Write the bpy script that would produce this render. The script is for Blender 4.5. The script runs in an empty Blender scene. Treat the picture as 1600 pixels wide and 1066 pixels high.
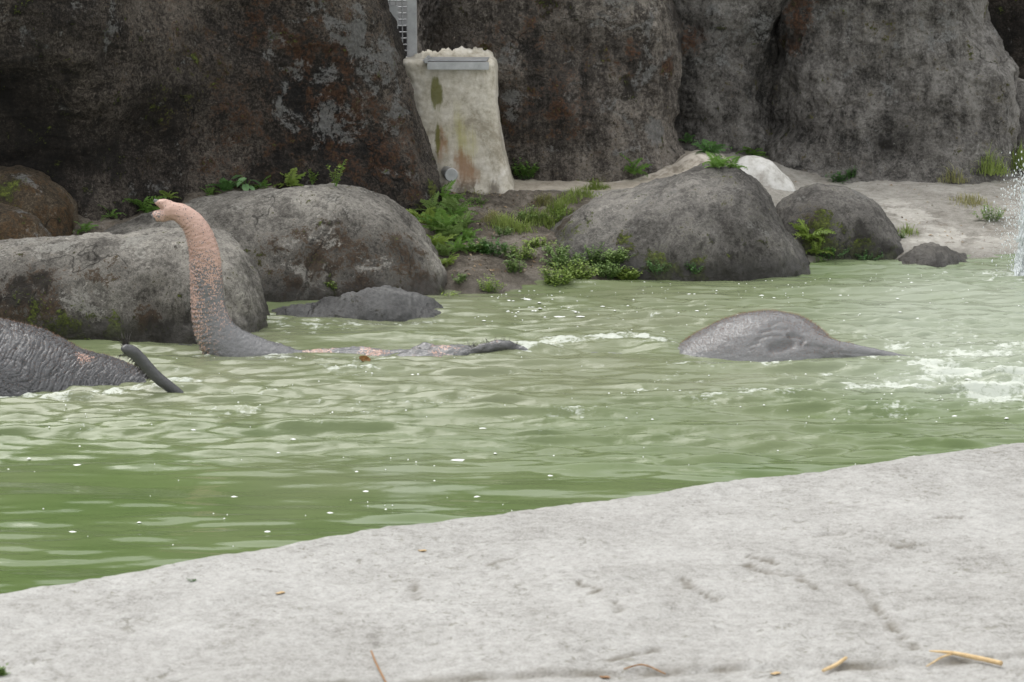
import bpy, bmesh, math, random
import numpy as np
from mathutils import Vector, Matrix

R = math.radians
rng = np.random.default_rng(7)
random.seed(7)
scene = bpy.context.scene
COL = scene.collection

# ------------------------------------------------------------------ camera
CAM_H, PITCH, F = 3.0, R(11.0), 3778.0          # height over the water, downward tilt, focal length in photo pixels
cam_d = bpy.data.cameras.new('camera')
cam = bpy.data.objects.new('camera', cam_d); COL.objects.link(cam)
cam.location = (0, 0, CAM_H); cam.rotation_euler = (math.pi/2 - PITCH, 0, 0)
cam_d.sensor_width = 36; cam_d.lens = F/1600*36
cam_d.clip_start = 0.1; cam_d.clip_end = 1000
cam_d.dof.use_dof = True; cam_d.dof.focus_distance = 15.6; cam_d.dof.aperture_fstop = 7.1
scene.camera = cam

# ------------------------------------------------------------------ sky and sun (bright overcast)
SUN_EL, SUN_AZ = R(56), R(-40)                   # azimuth clockwise from +Y
w = bpy.data.worlds.new('World'); scene.world = w; w.use_nodes = True
wn = w.node_tree.nodes; wl = w.node_tree.links
bg = wn['Background']; sky = wn.new('ShaderNodeTexSky')
sky.sky_type = 'NISHITA'; sky.sun_disc = False
sky.sun_elevation = SUN_EL; sky.sun_rotation = SUN_AZ
sky.air_density = 1.0; sky.dust_density = 4.0; sky.ozone_density = 1.0
hs = wn.new('ShaderNodeHueSaturation'); hs.inputs['Saturation'].default_value = 0.22; hs.inputs['Value'].default_value = 1.0
wl.new(sky.outputs[0], hs.inputs['Color'])
# an even layer of bright cloud over the sky, thicker and thinner in places all round
wc = wn.new('ShaderNodeTexCoord'); cn = wn.new('ShaderNodeTexNoise'); cn.inputs['Scale'].default_value = 2.6; cn.inputs['Detail'].default_value = 5
wl.new(wc.outputs['Generated'], cn.inputs['Vector'])
cr = wn.new('ShaderNodeValToRGB'); cr.color_ramp.elements[0].position = 0.3; cr.color_ramp.elements[1].position = 0.7
cr.color_ramp.elements[0].color = (0.62, 0.64, 0.66, 1); cr.color_ramp.elements[1].color = (1.0, 1.0, 0.99, 1)
cs = wn.new('ShaderNodeVectorMath'); cs.operation = 'SCALE'; cs.inputs['Scale'].default_value = 7.6; wl.new(cn.outputs['Fac'], cr.inputs[0]); wl.new(cr.outputs[0], cs.inputs[0])
cm = wn.new('ShaderNodeMix'); cm.data_type = 'RGBA'; cm.inputs[0].default_value = 0.85; wl.new(hs.outputs[0], cm.inputs[6]); wl.new(cs.outputs[0], cm.inputs[7])
wl.new(cm.outputs[2], bg.inputs['Color'])
bg.inputs['Strength'].default_value = 0.15
sl = bpy.data.lights.new('sun', 'SUN'); sl.energy = 1.5; sl.angle = R(44); sl.color = (1, 0.97, 0.92)
sun = bpy.data.objects.new('sun', sl); COL.objects.link(sun)
sd = Vector((math.sin(SUN_AZ)*math.cos(SUN_EL), math.cos(SUN_AZ)*math.cos(SUN_EL), math.sin(SUN_EL)))
sun.rotation_euler = sd.to_track_quat('Z', 'Y').to_euler(); sun.location = sd*30
vs = scene.view_settings
vs.view_transform = 'Standard'; vs.look = 'None'; vs.gamma = 1; vs.use_curve_mapping = False
vs.exposure = 0.62
scene.cycles.use_denoising = True
scene.cycles.max_bounces = 4; scene.cycles.use_adaptive_sampling = True; scene.cycles.adaptive_threshold = 0.02

# ------------------------------------------------------------------ helpers: photo pixel -> place
cP, sP = math.cos(PITCH), math.sin(PITCH)
def ray(px, py):
    a = (px-800)/F; b = (533-py)/F
    return np.array((a, cP + b*sP, -sP + b*cP))
def P(px, py, Y):
    d = ray(px, py); t = Y/d[1]
    return np.array((d[0]*t, Y, CAM_H + d[2]*t))
def G(px, py, z=0.0):
    d = ray(px, py); t = (z-CAM_H)/d[2]
    return np.array((d[0]*t, d[1]*t, z))

# ------------------------------------------------------------------ noise
_perm = np.random.default_rng(3).permutation(256); _perm = np.concatenate([_perm, _perm, _perm])
_grad = np.random.default_rng(4).normal(size=(256, 3)); _grad /= np.linalg.norm(_grad, axis=1)[:, None]; _grad = _grad.astype(np.float32)
def pn(p):
    fl = np.floor(p); i = fl.astype(np.int32) & 255; f = (p-fl).astype(np.float32)
    u = f*f*f*(f*(f*6-15)+10)
    r = 0
    for dx in (0, 1):
        wx = u[:, 0] if dx else 1-u[:, 0]
        a = _perm[i[:, 0]+dx]
        for dy in (0, 1):
            wy = u[:, 1] if dy else 1-u[:, 1]
            b = _perm[a+i[:, 1]+dy]
            for dz in (0, 1):
                wz = u[:, 2] if dz else 1-u[:, 2]
                g = _grad[_perm[b+i[:, 2]+dz]]
                r = r + wx*wy*wz*(g[:, 0]*(f[:, 0]-dx)+g[:, 1]*(f[:, 1]-dy)+g[:, 2]*(f[:, 2]-dz))
    return r*1.6
def fbm(p, sc, octv=5, gain=0.5, seed=0.0):
    p = np.asarray(p, float)*sc + seed*17.31; r = 0; a = 1.0
    for _ in range(octv):
        r = r + a*pn(p); p = p*2.03 + 5.7; a *= gain
    return r
def ridge(p, sc, octv=3, seed=0.0):
    p = np.asarray(p, float)*sc + seed*11.7; r = 0; a = 1.0
    for _ in range(octv):
        r = r + a*(1-np.abs(pn(p))*2); p = p*2.1+3.1; a *= 0.5
    return r
def sstep(x, a, b):
    t = np.clip((x-a)/(b-a), 0, 1); return t*t*(3-2*t)

# ------------------------------------------------------------------ objects
def tag(o, label=None, cat=None, group=None, kind=None):
    if label: o['label'] = label
    if cat: o['category'] = cat
    if group: o['group'] = group
    if kind: o['kind'] = kind
    return o
def mesh_obj(name, V, Fc, mat, parent=None, smooth=True):
    me = bpy.data.meshes.new(name)
    V = np.asarray(V, dtype=np.float32)
    Fa = np.asarray(Fc, dtype=np.int32)
    if Fa.ndim == 2:
        n, k = Fa.shape
        me.vertices.add(len(V)); me.vertices.foreach_set('co', V.ravel())
        me.loops.add(n*k); me.loops.foreach_set('vertex_index', Fa.ravel())
        me.polygons.add(n); me.polygons.foreach_set('loop_start', np.arange(0, n*k, k, dtype=np.int32))
        me.update(calc_edges=True); me.validate()
    if smooth: me.polygons.foreach_set('use_smooth', np.ones(len(me.polygons), bool))
    if mat: me.materials.append(mat)
    o = bpy.data.objects.new(name, me); COL.objects.link(o); o.parent = parent
    return o
def mesh_obj_ngon(name, V, faces, mat, parent=None, smooth=False):
    me = bpy.data.meshes.new(name); me.from_pydata([tuple(v) for v in V], [], faces); me.update()
    if smooth: me.polygons.foreach_set('use_smooth', np.ones(len(me.polygons), bool))
    if mat: me.materials.append(mat)
    o = bpy.data.objects.new(name, me); COL.objects.link(o); o.parent = parent
    return o
def empty(name, loc, parent=None):
    o = bpy.data.objects.new(name, None); COL.objects.link(o); o.location = loc; o.empty_display_size = 0.1
    o.parent = parent; return o
def attr(o, name, vals):
    me = o.data
    a = me.attributes.get(name) or me.attributes.new(name, 'FLOAT', 'POINT')
    a.data.foreach_set('value', np.asarray(vals, np.float32))
def verts(o):
    a = np.empty(len(o.data.vertices)*3, np.float32); o.data.vertices.foreach_get('co', a); return a.reshape(-1, 3).astype(float)
def set_verts(o, V):
    o.data.vertices.foreach_set('co', V.astype(np.float32).ravel()); o.data.update()
def normals(o):
    a = np.empty(len(o.data.vertices)*3, np.float32); o.data.vertices.foreach_get('normal', a); return a.reshape(-1, 3).astype(float)
def grid_faces(nr, nc, wrap=False):
    i = np.arange(nr-1)[:, None]; j = np.arange(nc if wrap else nc-1)[None, :]
    j2 = (j+1) % nc
    return np.stack([i*nc+j, i*nc+j2, (i+1)*nc+j2, (i+1)*nc+j], -1).reshape(-1, 4)
def spline(pts, n):
    """Catmull-Rom through rows of pts, resampled evenly by arc length of the first two columns."""
    pts = np.asarray(pts, float); q = np.vstack([2*pts[0]-pts[1], pts, 2*pts[-1]-pts[-2]]); out = []
    for k in range(1, len(q)-2):
        t = np.linspace(0, 1, 24, endpoint=False)[:, None]
        a, b, c, d = q[k-1], q[k], q[k+1], q[k+2]
        out.append(0.5*((2*b)+(c-a)*t+(2*a-5*b+4*c-d)*t*t+(3*b-a-3*c+d)*t**3))
    out = np.vstack(out+[pts[-1:]])
    s = np.concatenate([[0], np.cumsum(np.linalg.norm(np.diff(out[:, :3] if out.shape[1] > 2 else out, axis=0), axis=1))])
    u = np.linspace(0, s[-1], n)
    return np.stack([np.interp(u, s, out[:, c]) for c in range(out.shape[1])], 1)

# ------------------------------------------------------------------ node helpers
class NT:
    def __init__(s, name):
        s.m = bpy.data.materials.new(name); s.m.use_nodes = True
        s.t = s.m.node_tree; s.b = s.t.nodes['Principled BSDF']; s._obj = None
    def n(s, t): return s.t.nodes.new(t)
    def put(s, sock, v):
        if isinstance(v, bpy.types.NodeSocket): s.t.links.new(v, sock)
        elif isinstance(v, (tuple, list)) and sock.type == 'RGBA' and len(v) == 3: sock.default_value = (*v, 1)
        else: sock.default_value = v
    @property
    def obj(s):
        if s._obj is None: s._obj = s.n('ShaderNodeTexCoord').outputs['Object']
        return s._obj
    def mapping(s, scale, rot=(0, 0, 0), vec=None):
        m = s.n('ShaderNodeMapping'); s.put(m.inputs['Vector'], vec or s.obj); m.inputs['Scale'].default_value = scale
        m.inputs['Rotation'].default_value = rot; return m.outputs[0]
    def noise(s, sc, det=6, ro=0.6, dist=0.0, vec=None):
        n = s.n('ShaderNodeTexNoise'); s.put(n.inputs['Vector'], vec or s.obj); n.inputs['Scale'].default_value = sc
        n.inputs['Detail'].default_value = det; n.inputs['Roughness'].default_value = ro; n.inputs['Distortion'].default_value = dist
        return n.outputs['Fac']
    def voro(s, sc, feat='F1', vec=None, rnd=1.0):
        n = s.n('ShaderNodeTexVoronoi'); n.feature = feat; s.put(n.inputs['Vector'], vec or s.obj)
        n.inputs['Scale'].default_value = sc; n.inputs['Randomness'].default_value = rnd; return n.outputs['Distance']
    def attr(s, name):
        n = s.n('ShaderNodeAttribute'); n.attribute_name = name; return n.outputs['Fac']
    def math(s, op, a, b=0.0, c=None, clamp=False):
        n = s.n('ShaderNodeMath'); n.operation = op; n.use_clamp = clamp; s.put(n.inputs[0], a); s.put(n.inputs[1], b)
        if c is not None: s.put(n.inputs[2], c)
        return n.outputs[0]
    def ramp(s, fac, stops):
        n = s.n('ShaderNodeValToRGB'); s.put(n.inputs[0], fac); e = n.color_ramp.elements
        while len(e) < len(stops): e.new(0.5)
        for el, (p, c) in zip(e, stops):
            el.position = p; el.color = (c, c, c, 1) if isinstance(c, (int, float)) else (*c, 1)
        return n.outputs[0]
    def step(s, fac, lo, hi):
        n = s.n('ShaderNodeMapRange'); n.interpolation_type = 'SMOOTHSTEP'; s.put(n.inputs[0], fac)
        n.inputs[1].default_value = lo; n.inputs[2].default_value = hi; return n.outputs[0]
    def mix(s, fac, a, b, mode='MIX'):
        n = s.n('ShaderNodeMix'); n.data_type = 'RGBA'; n.blend_type = mode; s.put(n.inputs[0], fac); s.put(n.inputs[6], a); s.put(n.inputs[7], b)
        return n.outputs[2]
    def bump(s, h, strength=0.5, dist=0.01, normal=None):
        n = s.n('ShaderNodeBump'); s.put(n.inputs['Height'], h); n.inputs['Strength'].default_value = strength
        n.inputs['Distance'].default_value = dist
        if normal is not None: s.put(n.inputs['Normal'], normal)
        return n.outputs[0]
    def zpos(s):
        n = s.n('ShaderNodeNewGeometry'); x = s.n('ShaderNodeSeparateXYZ'); s.t.links.new(n.outputs['Position'], x.inputs[0]); return x.outputs[2]
    def out(s, color=None, rough=None, normal=None, spec=None, **kw):
        if color is not None: s.put(s.b.inputs['Base Color'], color)
        if rough is not None: s.put(s.b.inputs['Roughness'], rough)
        if normal is not None: s.put(s.b.inputs['Normal'], normal)
        if spec is not None: s.put(s.b.inputs['Specular IOR Level'], spec)
        for k, v in kw.items(): s.put(s.b.inputs[k.replace('_', ' ')], v)
        return s.m

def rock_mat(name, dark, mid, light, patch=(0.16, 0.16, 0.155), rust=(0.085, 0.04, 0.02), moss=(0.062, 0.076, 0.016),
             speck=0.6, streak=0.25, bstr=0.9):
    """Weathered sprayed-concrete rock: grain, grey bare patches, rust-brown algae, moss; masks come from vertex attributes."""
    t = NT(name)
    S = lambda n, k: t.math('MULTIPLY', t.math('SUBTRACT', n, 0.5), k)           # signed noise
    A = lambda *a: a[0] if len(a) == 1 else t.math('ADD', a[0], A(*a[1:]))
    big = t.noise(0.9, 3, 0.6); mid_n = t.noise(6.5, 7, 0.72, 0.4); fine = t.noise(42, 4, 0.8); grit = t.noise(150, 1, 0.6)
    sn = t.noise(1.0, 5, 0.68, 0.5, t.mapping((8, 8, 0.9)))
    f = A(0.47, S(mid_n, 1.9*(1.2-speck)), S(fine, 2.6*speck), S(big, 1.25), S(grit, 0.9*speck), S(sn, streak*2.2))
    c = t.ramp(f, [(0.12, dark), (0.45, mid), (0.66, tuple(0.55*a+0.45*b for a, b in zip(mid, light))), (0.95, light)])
    # rust brown algae
    rm = A(t.attr('rust'), S(mid_n, 2.6), S(fine, 1.6))
    c = t.mix(t.math('MULTIPLY', t.step(rm, 0.27, 0.5), 0.88), c, t.mix(t.step(fine, 0.4, 0.62), tuple(x*0.35 for x in rust), rust))
    # bare grey patches with crisp broken edges
    pnz = t.noise(3.4, 7, 0.66, 0.7)
    pmask = t.step(A(t.attr('pale'), S(pnz, 3.2), S(fine, 1.1)), 0.38, 0.60)
    c = t.mix(t.math('MULTIPLY', pmask, 0.85), c, t.mix(t.step(A(fine, S(grit, 0.5)), 0.35, 0.65), tuple(x*0.6 for x in patch), patch))
    # dark stains; also paints shade into the left face's hollow
    dm = A(t.attr('stain'), S(mid_n, 2.4), S(sn, 1.6), S(fine, 0.8))
    c = t.mix(t.math('MULTIPLY', t.step(dm, 0.30, 0.62), 0.85), c, tuple(x*0.45 for x in dark))
    # pale lichen flecks
    fl_ = t.step(A(t.noise(19, 5, 0.8, 1.2), S(big, 0.5)), 0.63, 0.69)
    c = t.mix(t.math('MULTIPLY', fl_, 0.6), c, tuple(min(0.5, x*1.25) for x in light))
    # moss
    mmask = t.step(A(t.attr('moss'), S(mid_n, 2.4), S(fine, 1.5)), 0.33, 0.52)
    mc = t.ramp(t.noise(38, 3, 0.75), [(0.3, tuple(x*0.3 for x in moss)), (0.52, moss), (0.72, (moss[0]*2.4, moss[1]*2.5, moss[2]*1.6))])
    c = t.mix(t.math('MULTIPLY', mmask, 0.92), c, mc)
    # hairline cracks
    ck = t.n('ShaderNodeTexVoronoi'); ck.feature = 'DISTANCE_TO_EDGE'; ck.inputs['Scale'].default_value = 1.1
    dv = t.n('ShaderNodeVectorMath'); dv.operation = 'ADD'
    nz = t.n('ShaderNodeTexNoise'); nz.inputs['Scale'].default_value = 2.2; nz.inputs['Detail'].default_value = 4; t.put(nz.inputs['Vector'], t.obj)
    t.put(dv.inputs[0], t.obj); t.put(dv.inputs[1], nz.outputs['Color']); t.put(ck.inputs['Vector'], dv.outputs[0])
    crack = t.math('MULTIPLY', t.math('SUBTRACT', 1.0, t.step(ck.outputs['Distance'], 0.0, 0.012)), t.step(t.noise(1.3, 3, 0.5), 0.52, 0.62))
    c = t.mix(t.math('MULTIPLY', crack, 0.7), c, tuple(x*0.4 for x in dark))
    # wet band just above the water
    z = t.math('ADD', t.zpos(), t.math('MULTIPLY', t.math('SUBTRACT', mid_n, 0.5), 0.12))
    wet = t.math('MAXIMUM', t.math('SUBTRACT', 1.0, t.step(z, 0.05, 0.19)), t.attr('wet'))
    c = t.mix(t.math('MULTIPLY', wet, 0.72), c, tuple(x*0.6 for x in dark))
    rough = t.math('SUBTRACT', 0.9, t.math('MULTIPLY', wet, 0.5))
    h = t.math('ADD', t.math('MULTIPLY', mid_n, 1.2), t.math('ADD', t.math('MULTIPLY', fine, 0.55), t.math('MULTIPLY', grit, 0.22)))
    h = t.math('SUBTRACT', t.math('ADD', h, t.math('MULTIPLY', mmask, 0.25)), t.math('ADD', t.math('MULTIPLY', crack, 0.5), t.math('MULTIPLY', pmask, 0.12)))
    return t.out(c, rough, t.bump(h, bstr, 0.022), 0.3)

M = {}
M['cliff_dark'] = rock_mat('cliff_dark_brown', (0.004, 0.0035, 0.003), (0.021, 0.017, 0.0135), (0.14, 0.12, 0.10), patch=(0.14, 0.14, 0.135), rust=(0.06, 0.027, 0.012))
M['cliff_brown'] = rock_mat('cliff_brown', (0.012, 0.0105, 0.009), (0.058, 0.05, 0.043), (0.25, 0.225, 0.195), patch=(0.16, 0.158, 0.152), streak=0.5, speck=0.52, bstr=0.8)
M['cliff_grey'] = rock_mat('cliff_grey', (0.018, 0.017, 0.0155), (0.09, 0.084, 0.077), (0.23, 0.22, 0.205), patch=(0.165, 0.165, 0.16), speck=0.5, streak=0.55, bstr=0.65)
M['boulder_pale'] = rock_mat('boulder_pale', (0.04, 0.036, 0.031), (0.138, 0.129, 0.115), (0.38, 0.36, 0.32), patch=(0.27, 0.26, 0.235), rust=(0.055, 0.032, 0.016), streak=0.15, speck=0.45, bstr=0.65)
M['boulder_grey'] = rock_mat('boulder_grey', (0.034, 0.031, 0.028), (0.102, 0.096, 0.088), (0.27, 0.255, 0.23), patch=(0.17, 0.165, 0.155), rust=(0.05, 0.035, 0.018), streak=0.15, speck=0.42, bstr=0.6)
M['boulder_mossy'] = rock_mat('boulder_mossy', (0.02, 0.016, 0.01), (0.065, 0.048, 0.03), (0.26, 0.23, 0.18), rust=(0.08, 0.045, 0.018))
M['slab_wet'] = rock_mat('slab_wet', (0.07, 0.07, 0.07), (0.16, 0.159, 0.157), (0.32, 0.318, 0.31), patch=(0.2, 0.2, 0.197), streak=0.0, speck=0.4)

# ------------------------------------------------------------------ rock builders
def put_masks(o, **kw):
    """Masks as vertex attributes: each value is a list of (px, py, radius_px, strength) found on the rock's own surface."""
    V = verts(o)
    bpy.context.view_layer.update()
    for name in ('pale', 'rust', 'moss', 'stain', 'wet'):
        m = np.zeros(len(V))
        for (px, py, rp, st, *vz) in kw.get(name, []):
            d = ray(px, py); d = d/np.linalg.norm(d)
            ok, loc, nn, fi = o.ray_cast(Vector((0, 0, CAM_H)), Vector(d))
            if not ok: continue
            c = np.array(loc); r = rp/F*np.linalg.norm(c-np.array((0, 0, CAM_H)))
            q = (((V-c)/np.array((1, 1, vz[0] if vz else 1)))**2).sum(1)/(r*r)
            m = np.maximum(m, st*np.exp(-q*0.7))
        attr(o, name, m)
def displace_rock(o, amp, sc, seed, fine=1.0, base=0.0):
    V = verts(o); N = normals(o)
    d = amp*fbm(V, sc, 3, 0.5, seed)
    d += 0.022*fine*fbm(V, 4.5, 4, 0.55, seed+3)
    rd = ridge(V+0.15*np.stack([fbm(V, 2, 3, 0.5, seed+k) for k in range(3)], 1), 1.1, 2, seed+5)
    d -= 0.035*fine*np.clip(rd-1.36, 0, 1)*3
    d += 0.006*fine*fbm(V, 22, 3, 0.6, seed+7)
    set_verts(o, V+N*d[:, None])
def loaf_mesh(outline, Y, z0, depth, nu=160, nv=110, p=2.3, dpow=0.55, comp=True, yshift=None):
    """A rounded rock whose skyline follows `outline` (photo points seen at distance Y), with real depth front to back."""
    pts = np.array([P(px, py, Y) for px, py in outline])[:, [0, 2]]
    pts = spline(pts, nu)
    h = np.maximum(pts[:, 1]-z0, 1e-3); hm = h.max()
    d = depth*np.clip(h/hm, 0.0, 1)**dpow
    if comp: h = np.sqrt(np.maximum((h*cP)**2-(d*sP)**2, (0.6*h)**2))/cP
    th = np.linspace(0, 2*math.pi, nv, endpoint=False)
    c, s = np.cos(th), np.sin(th)
    ce = np.sign(c)*np.abs(c)**(2/p); se = np.sign(s)*np.abs(s)**(2/p)
    V = np.zeros((nu, nv, 3))
    V[..., 0] = pts[:, 0][:, None]
    V[..., 1] = Y - d[:, None]*ce[None]
    V[..., 2] = z0 + h[:, None]*np.where(se > 0, se, se*0.6)[None]
    if yshift is not None: V[..., 1] += np.interp(pts[:, 0], yshift[0], yshift[1])[:, None]
    V = V.reshape(-1, 3)
    Fc = grid_faces(nu, nv, True)
    V = np.vstack([V, V[:nv].mean(0), V[-nv:].mean(0)]); a, b = len(V)-2, len(V)-1
    j = np.arange(nv); j2 = (j+1) % nv
    c1 = np.stack([np.full(nv, a), j2, j, j], 1)[:, [0, 1, 2]]; k = (nu-1)*nv
    c2 = np.stack([np.full(nv, b), k+j, k+j2], 1)
    return V, Fc, np.vstack([c1, c2])
def finish_mesh(name, V, quads, tris, mat, parent=None):
    me = bpy.data.meshes.new(name)
    nq, nt = len(quads), len(tris)
    me.vertices.add(len(V)); me.vertices.foreach_set('co', np.asarray(V, np.float32).ravel())
    me.loops.add(nq*4+nt*3)
    me.loops.foreach_set('vertex_index', np.concatenate([np.asarray(quads).ravel(), np.asarray(tris).ravel()]).astype(np.int32))
    me.polygons.add(nq+nt)
    me.polygons.foreach_set('loop_start', np.concatenate([np.arange(nq)*4, nq*4+np.arange(nt)*3]).astype(np.int32))
    me.update(calc_edges=True); me.validate()
    bm = bmesh.new(); bm.from_mesh(me); bmesh.ops.recalc_face_normals(bm, faces=bm.faces); bm.to_mesh(me); bm.free()
    me.polygons.foreach_set('use_smooth', np.ones(len(me.polygons), bool))
    if mat: me.materials.append(mat)
    o = bpy.data.objects.new(name, me); COL.objects.link(o); o.parent = parent
    return o
def boulder(name, label, outline, Y, z0, depth, mat, amp=0.05, sc=1.6, seed=1, fine=1.0, masks=None, group='boulders along the pool edge', cat='boulder', **kw):
    V, q, t = loaf_mesh(outline, Y, z0, depth, **kw)
    o = finish_mesh(name, V, q, t, mat)
    displace_rock(o, amp, sc, seed, fine)
    put_masks(o, **(masks or {}))
    return tag(o, label, cat, group)
def cliff(name, label, left, right, Yc, D, top, mat, n=3.0, nr=260, nc=420, amp=0.12, seed=1, masks=None, flare=0.25, shape=None, fine=1.0, cat='rock wall'):
    """A tall rounded rock face: stacked plan sections whose left and right ends follow the photo's edges at distance Yc."""
    L = np.array([P(a, b, Yc) for a, b in left]); Rr = np.array([P(a, b, Yc) for a, b in right])
    zb = -0.3
    z = np.concatenate([np.linspace(zb, 2.1, int(nr*0.85)), np.linspace(2.14, top, nr-int(nr*0.85))])
    xl = np.interp(z, L[::-1, 2], L[::-1, 0]); xr = np.interp(z, Rr[::-1, 2], Rr[::-1, 0])
    k = np.clip((z-1.7)/(top-1.7), 0, 1)
    cap = np.sqrt(np.maximum(1-k**3.2, 0.0004))
    lean = 0.45*k**1.5
    th = np.concatenate([np.linspace(0, math.pi, nc, endpoint=False), np.linspace(math.pi, 2*math.pi, 50, endpoint=False)])
    ce, se = np.cos(th), np.sin(th)
    ce = np.sign(ce)*np.abs(ce)**(2/n); se = np.sign(se)*np.abs(se)**(2/n)
    xm, hw = (xl+xr)/2, (xr-xl)/2
    V = np.zeros((len(z), len(th), 3))
    V[..., 0] = xm[:, None]+(hw*cap)[:, None]*ce[None]
    foot = flare*np.exp(-np.maximum(z-0.3, 0)/0.22)
    V[..., 1] = Yc - ((D+foot)*cap)[:, None]*np.maximum(se, 0)[None] + (1.6*cap)[:, None]*np.maximum(-se, 0)[None] + lean[:, None]
    V[..., 2] = z[:, None]
    if shape is not None: V[..., 1] += shape(V[..., 0], V[..., 2])*np.maximum(se, 0)[None]
    nv = len(th); nu = len(z)
    V = V.reshape(-1, 3); q = grid_faces(nu, nv, True)
    V = np.vstack([V, V[-nv:].mean(0)]); j = np.arange(nv); kk = (nu-1)*nv
    t = np.stack([np.full(nv, len(V)-1), kk+j, kk+(j+1) % nv], 1)
    o = finish_mesh(name, V, q, t, mat)
    displace_rock(o, amp, 0.9, seed, fine)
    put_masks(o, **(masks or {}))
    return tag(o, label, cat, 'tall artificial rock faces behind the pool')

# ------------------------------------------------------------------ ground
gm = NT('far_ground'); gm.out(gm.ramp(gm.noise(3, 6), [(0.3, (0.10, 0.085, 0.065)), (0.7, (0.17, 0.15, 0.12))]), 0.95)
o = mesh_obj('ground', [(-300, -200, -1.2), (300, -200, -1.2), (300, 500, -1.2), (-300, 500, -1.2)], [(0, 1, 2, 3)], gm.m, smooth=False)
tag(o, kind='structure')

# far bank: a sheet through known points of the shore, ledges and rock feet
anch = []
for px, py in ((700, 474), (760, 460), (830, 452), (900, 448), (1330, 414), (1420, 410), (1500, 409), (1600, 407), (1800, 404)): anch.append(G(px, py, -0.02))
for px, py in ((700, 474), (830, 452), (1000, 440), (1200, 425), (1420, 410), (1600, 407), (1900, 400)):
    g = G(px, py, -0.02); anch.append(g+np.array((0, -0.8, -0.35)))
for px, py, Y in ((690, 310, 19.6), (740, 307, 19.7), (800, 300, 19.9), (760, 330, 19.3), (830, 285, 20.4), (1000, 276, 20.5), (1075, 246, 21.0), (1150, 262, 20.4),
                  (1240, 292, 20.5), (1300, 288, 21.0), (1400, 286, 21.0), (1500, 274, 21.4), (1600, 266, 21.8), (1400, 330, 20.0), (1500, 325, 20.1), (1600, 335, 20.0),
                  (1450, 375, 19.25), (1540, 385, 19.1), (1600, 380, 19.2), (1800, 300, 21.0), (1800, 370, 19.4),
                  (60, 378, 17.4), (140, 350, 17.8), (220, 331, 18.2), (330, 305, 18.4), (450, 291, 18.7), (540, 292, 18.8), (630, 330, 18.9), (-200, 370, 17.6),
                  (700, 385, 18.25), (720, 430, 17.6), (800, 370, 18.5), (800, 415, 17.8), (900, 330, 19.2), (900, 370, 18.6)):
    anch.append(P(px, py, Y))
for x in (-9, -5, 0, 5, 9): anch.append(np.array((x, 24.5, 0.6))); anch.append(np.array((x, 29, 0.7)))
for x in (-9, -5, -2): anch.append(np.array((x, 15.0, -0.6)))
for px in (440, 520, 600, 680): anch.append(np.array((P(px, 450, 17.0)[0], 17.0, -0.12))); anch.append(np.array((P(px, 450, 17.6)[0], 17.6, 0.02)))
for x in (0, 3, 6, 9): anch.append(np.array((x, 15.0, -0.9)))
anch = np.array(anch)
def tps(a, lam=0.004):
    n = len(a); d = np.linalg.norm(a[:, None, :2]-a[None, :, :2], axis=2)
    K = np.where(d > 0, d*d*np.log(d+1e-12), 0)+lam*np.eye(n)
    Pm = np.hstack([np.ones((n, 1)), a[:, :2]])
    A = np.block([[K, Pm], [Pm.T, np.zeros((3, 3))]])
    return np.linalg.solve(A, np.concatenate([a[:, 2], np.zeros(3)]))
_w = tps(anch)
def bank_z(x, y):
    x = np.asarray(x, float); y = np.asarray(y, float); r = _w[-3]+_w[-2]*x+_w[-1]*y
    for a, wt in zip(anch, _w):
        d2 = (x-a[0])**2+(y-a[1])**2+1e-12; r = r+wt*0.5*d2*np.log(d2)
    return r
xs = np.concatenate([np.linspace(-9, -4.8, 40), np.linspace(-4.79, 5.2, 460), np.linspace(5.22, 9, 35)])
ys = np.concatenate([np.linspace(15.0, 22.5, 290), np.linspace(22.55, 29, 25)])
X, Yg = np.meshgrid(xs, ys); Z = bank_z(X, Yg)
V = np.stack([X, Yg, Z], -1).reshape(-1, 3)
pix = lambda V: (800+F*V[:, 0]/(V[:, 1]*cP-(V[:, 2]-CAM_H)*sP), 0)
soilm = np.exp(-(((V[:, 0]-0.1)/0.9)**2+((V[:, 1]-18.2)/1.2)**2))
soil = np.clip(sstep(1.15-np.abs(V[:, 0]+0.1)-(V[:, 1]-18.5)*0.12, 0, 0.5), 0, 1)*sstep(20.05-V[:, 1], 0, 0.3)
soil = np.maximum(soil, sstep(-0.9-V[:, 0], 0, 0.3))
path = sstep(V[:, 1], 19.85, 20.05)*sstep(1.9-V[:, 0], 0, 0.4)*sstep(V[:, 0]+0.2, 0, 0.3)
rough_amt = 0.35+0.65*soil
V[:, 2] += rough_amt*(0.035*fbm(V, 2.4, 4, 0.55, 2)+0.02*fbm(V, 9, 4, 0.6, 5)) - 0.03*np.clip(ridge(V, 1.7, 2, 9)-1.33, 0, 1)
t = NT('bank_ground')
n1 = t.noise(2.2, 8, 0.65, 0.4); n2 = t.noise(18, 8, 0.7); n3 = t.noise(85, 3, 0.7)
f = t.math('ADD', t.math('MULTIPLY', n1, 0.4), t.math('ADD', t.math('MULTIPLY', n2, 0.35), t.math('MULTIPLY', n3, 0.25)))
conc = t.ramp(f, [(0.38, (0.16, 0.147, 0.125)), (0.5, (0.31, 0.293, 0.262)), (0.64, (0.45, 0.432, 0.395))])
soilc = t.ramp(f, [(0.39, (0.03, 0.025, 0.019)), (0.5, (0.11, 0.094, 0.075)), (0.62, (0.25, 0.222, 0.19))])
pathc = t.ramp(f, [(0.36, (0.22, 0.19, 0.15)), (0.5, (0.42, 0.375, 0.31)), (0.64, (0.56, 0.51, 0.44))])
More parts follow.
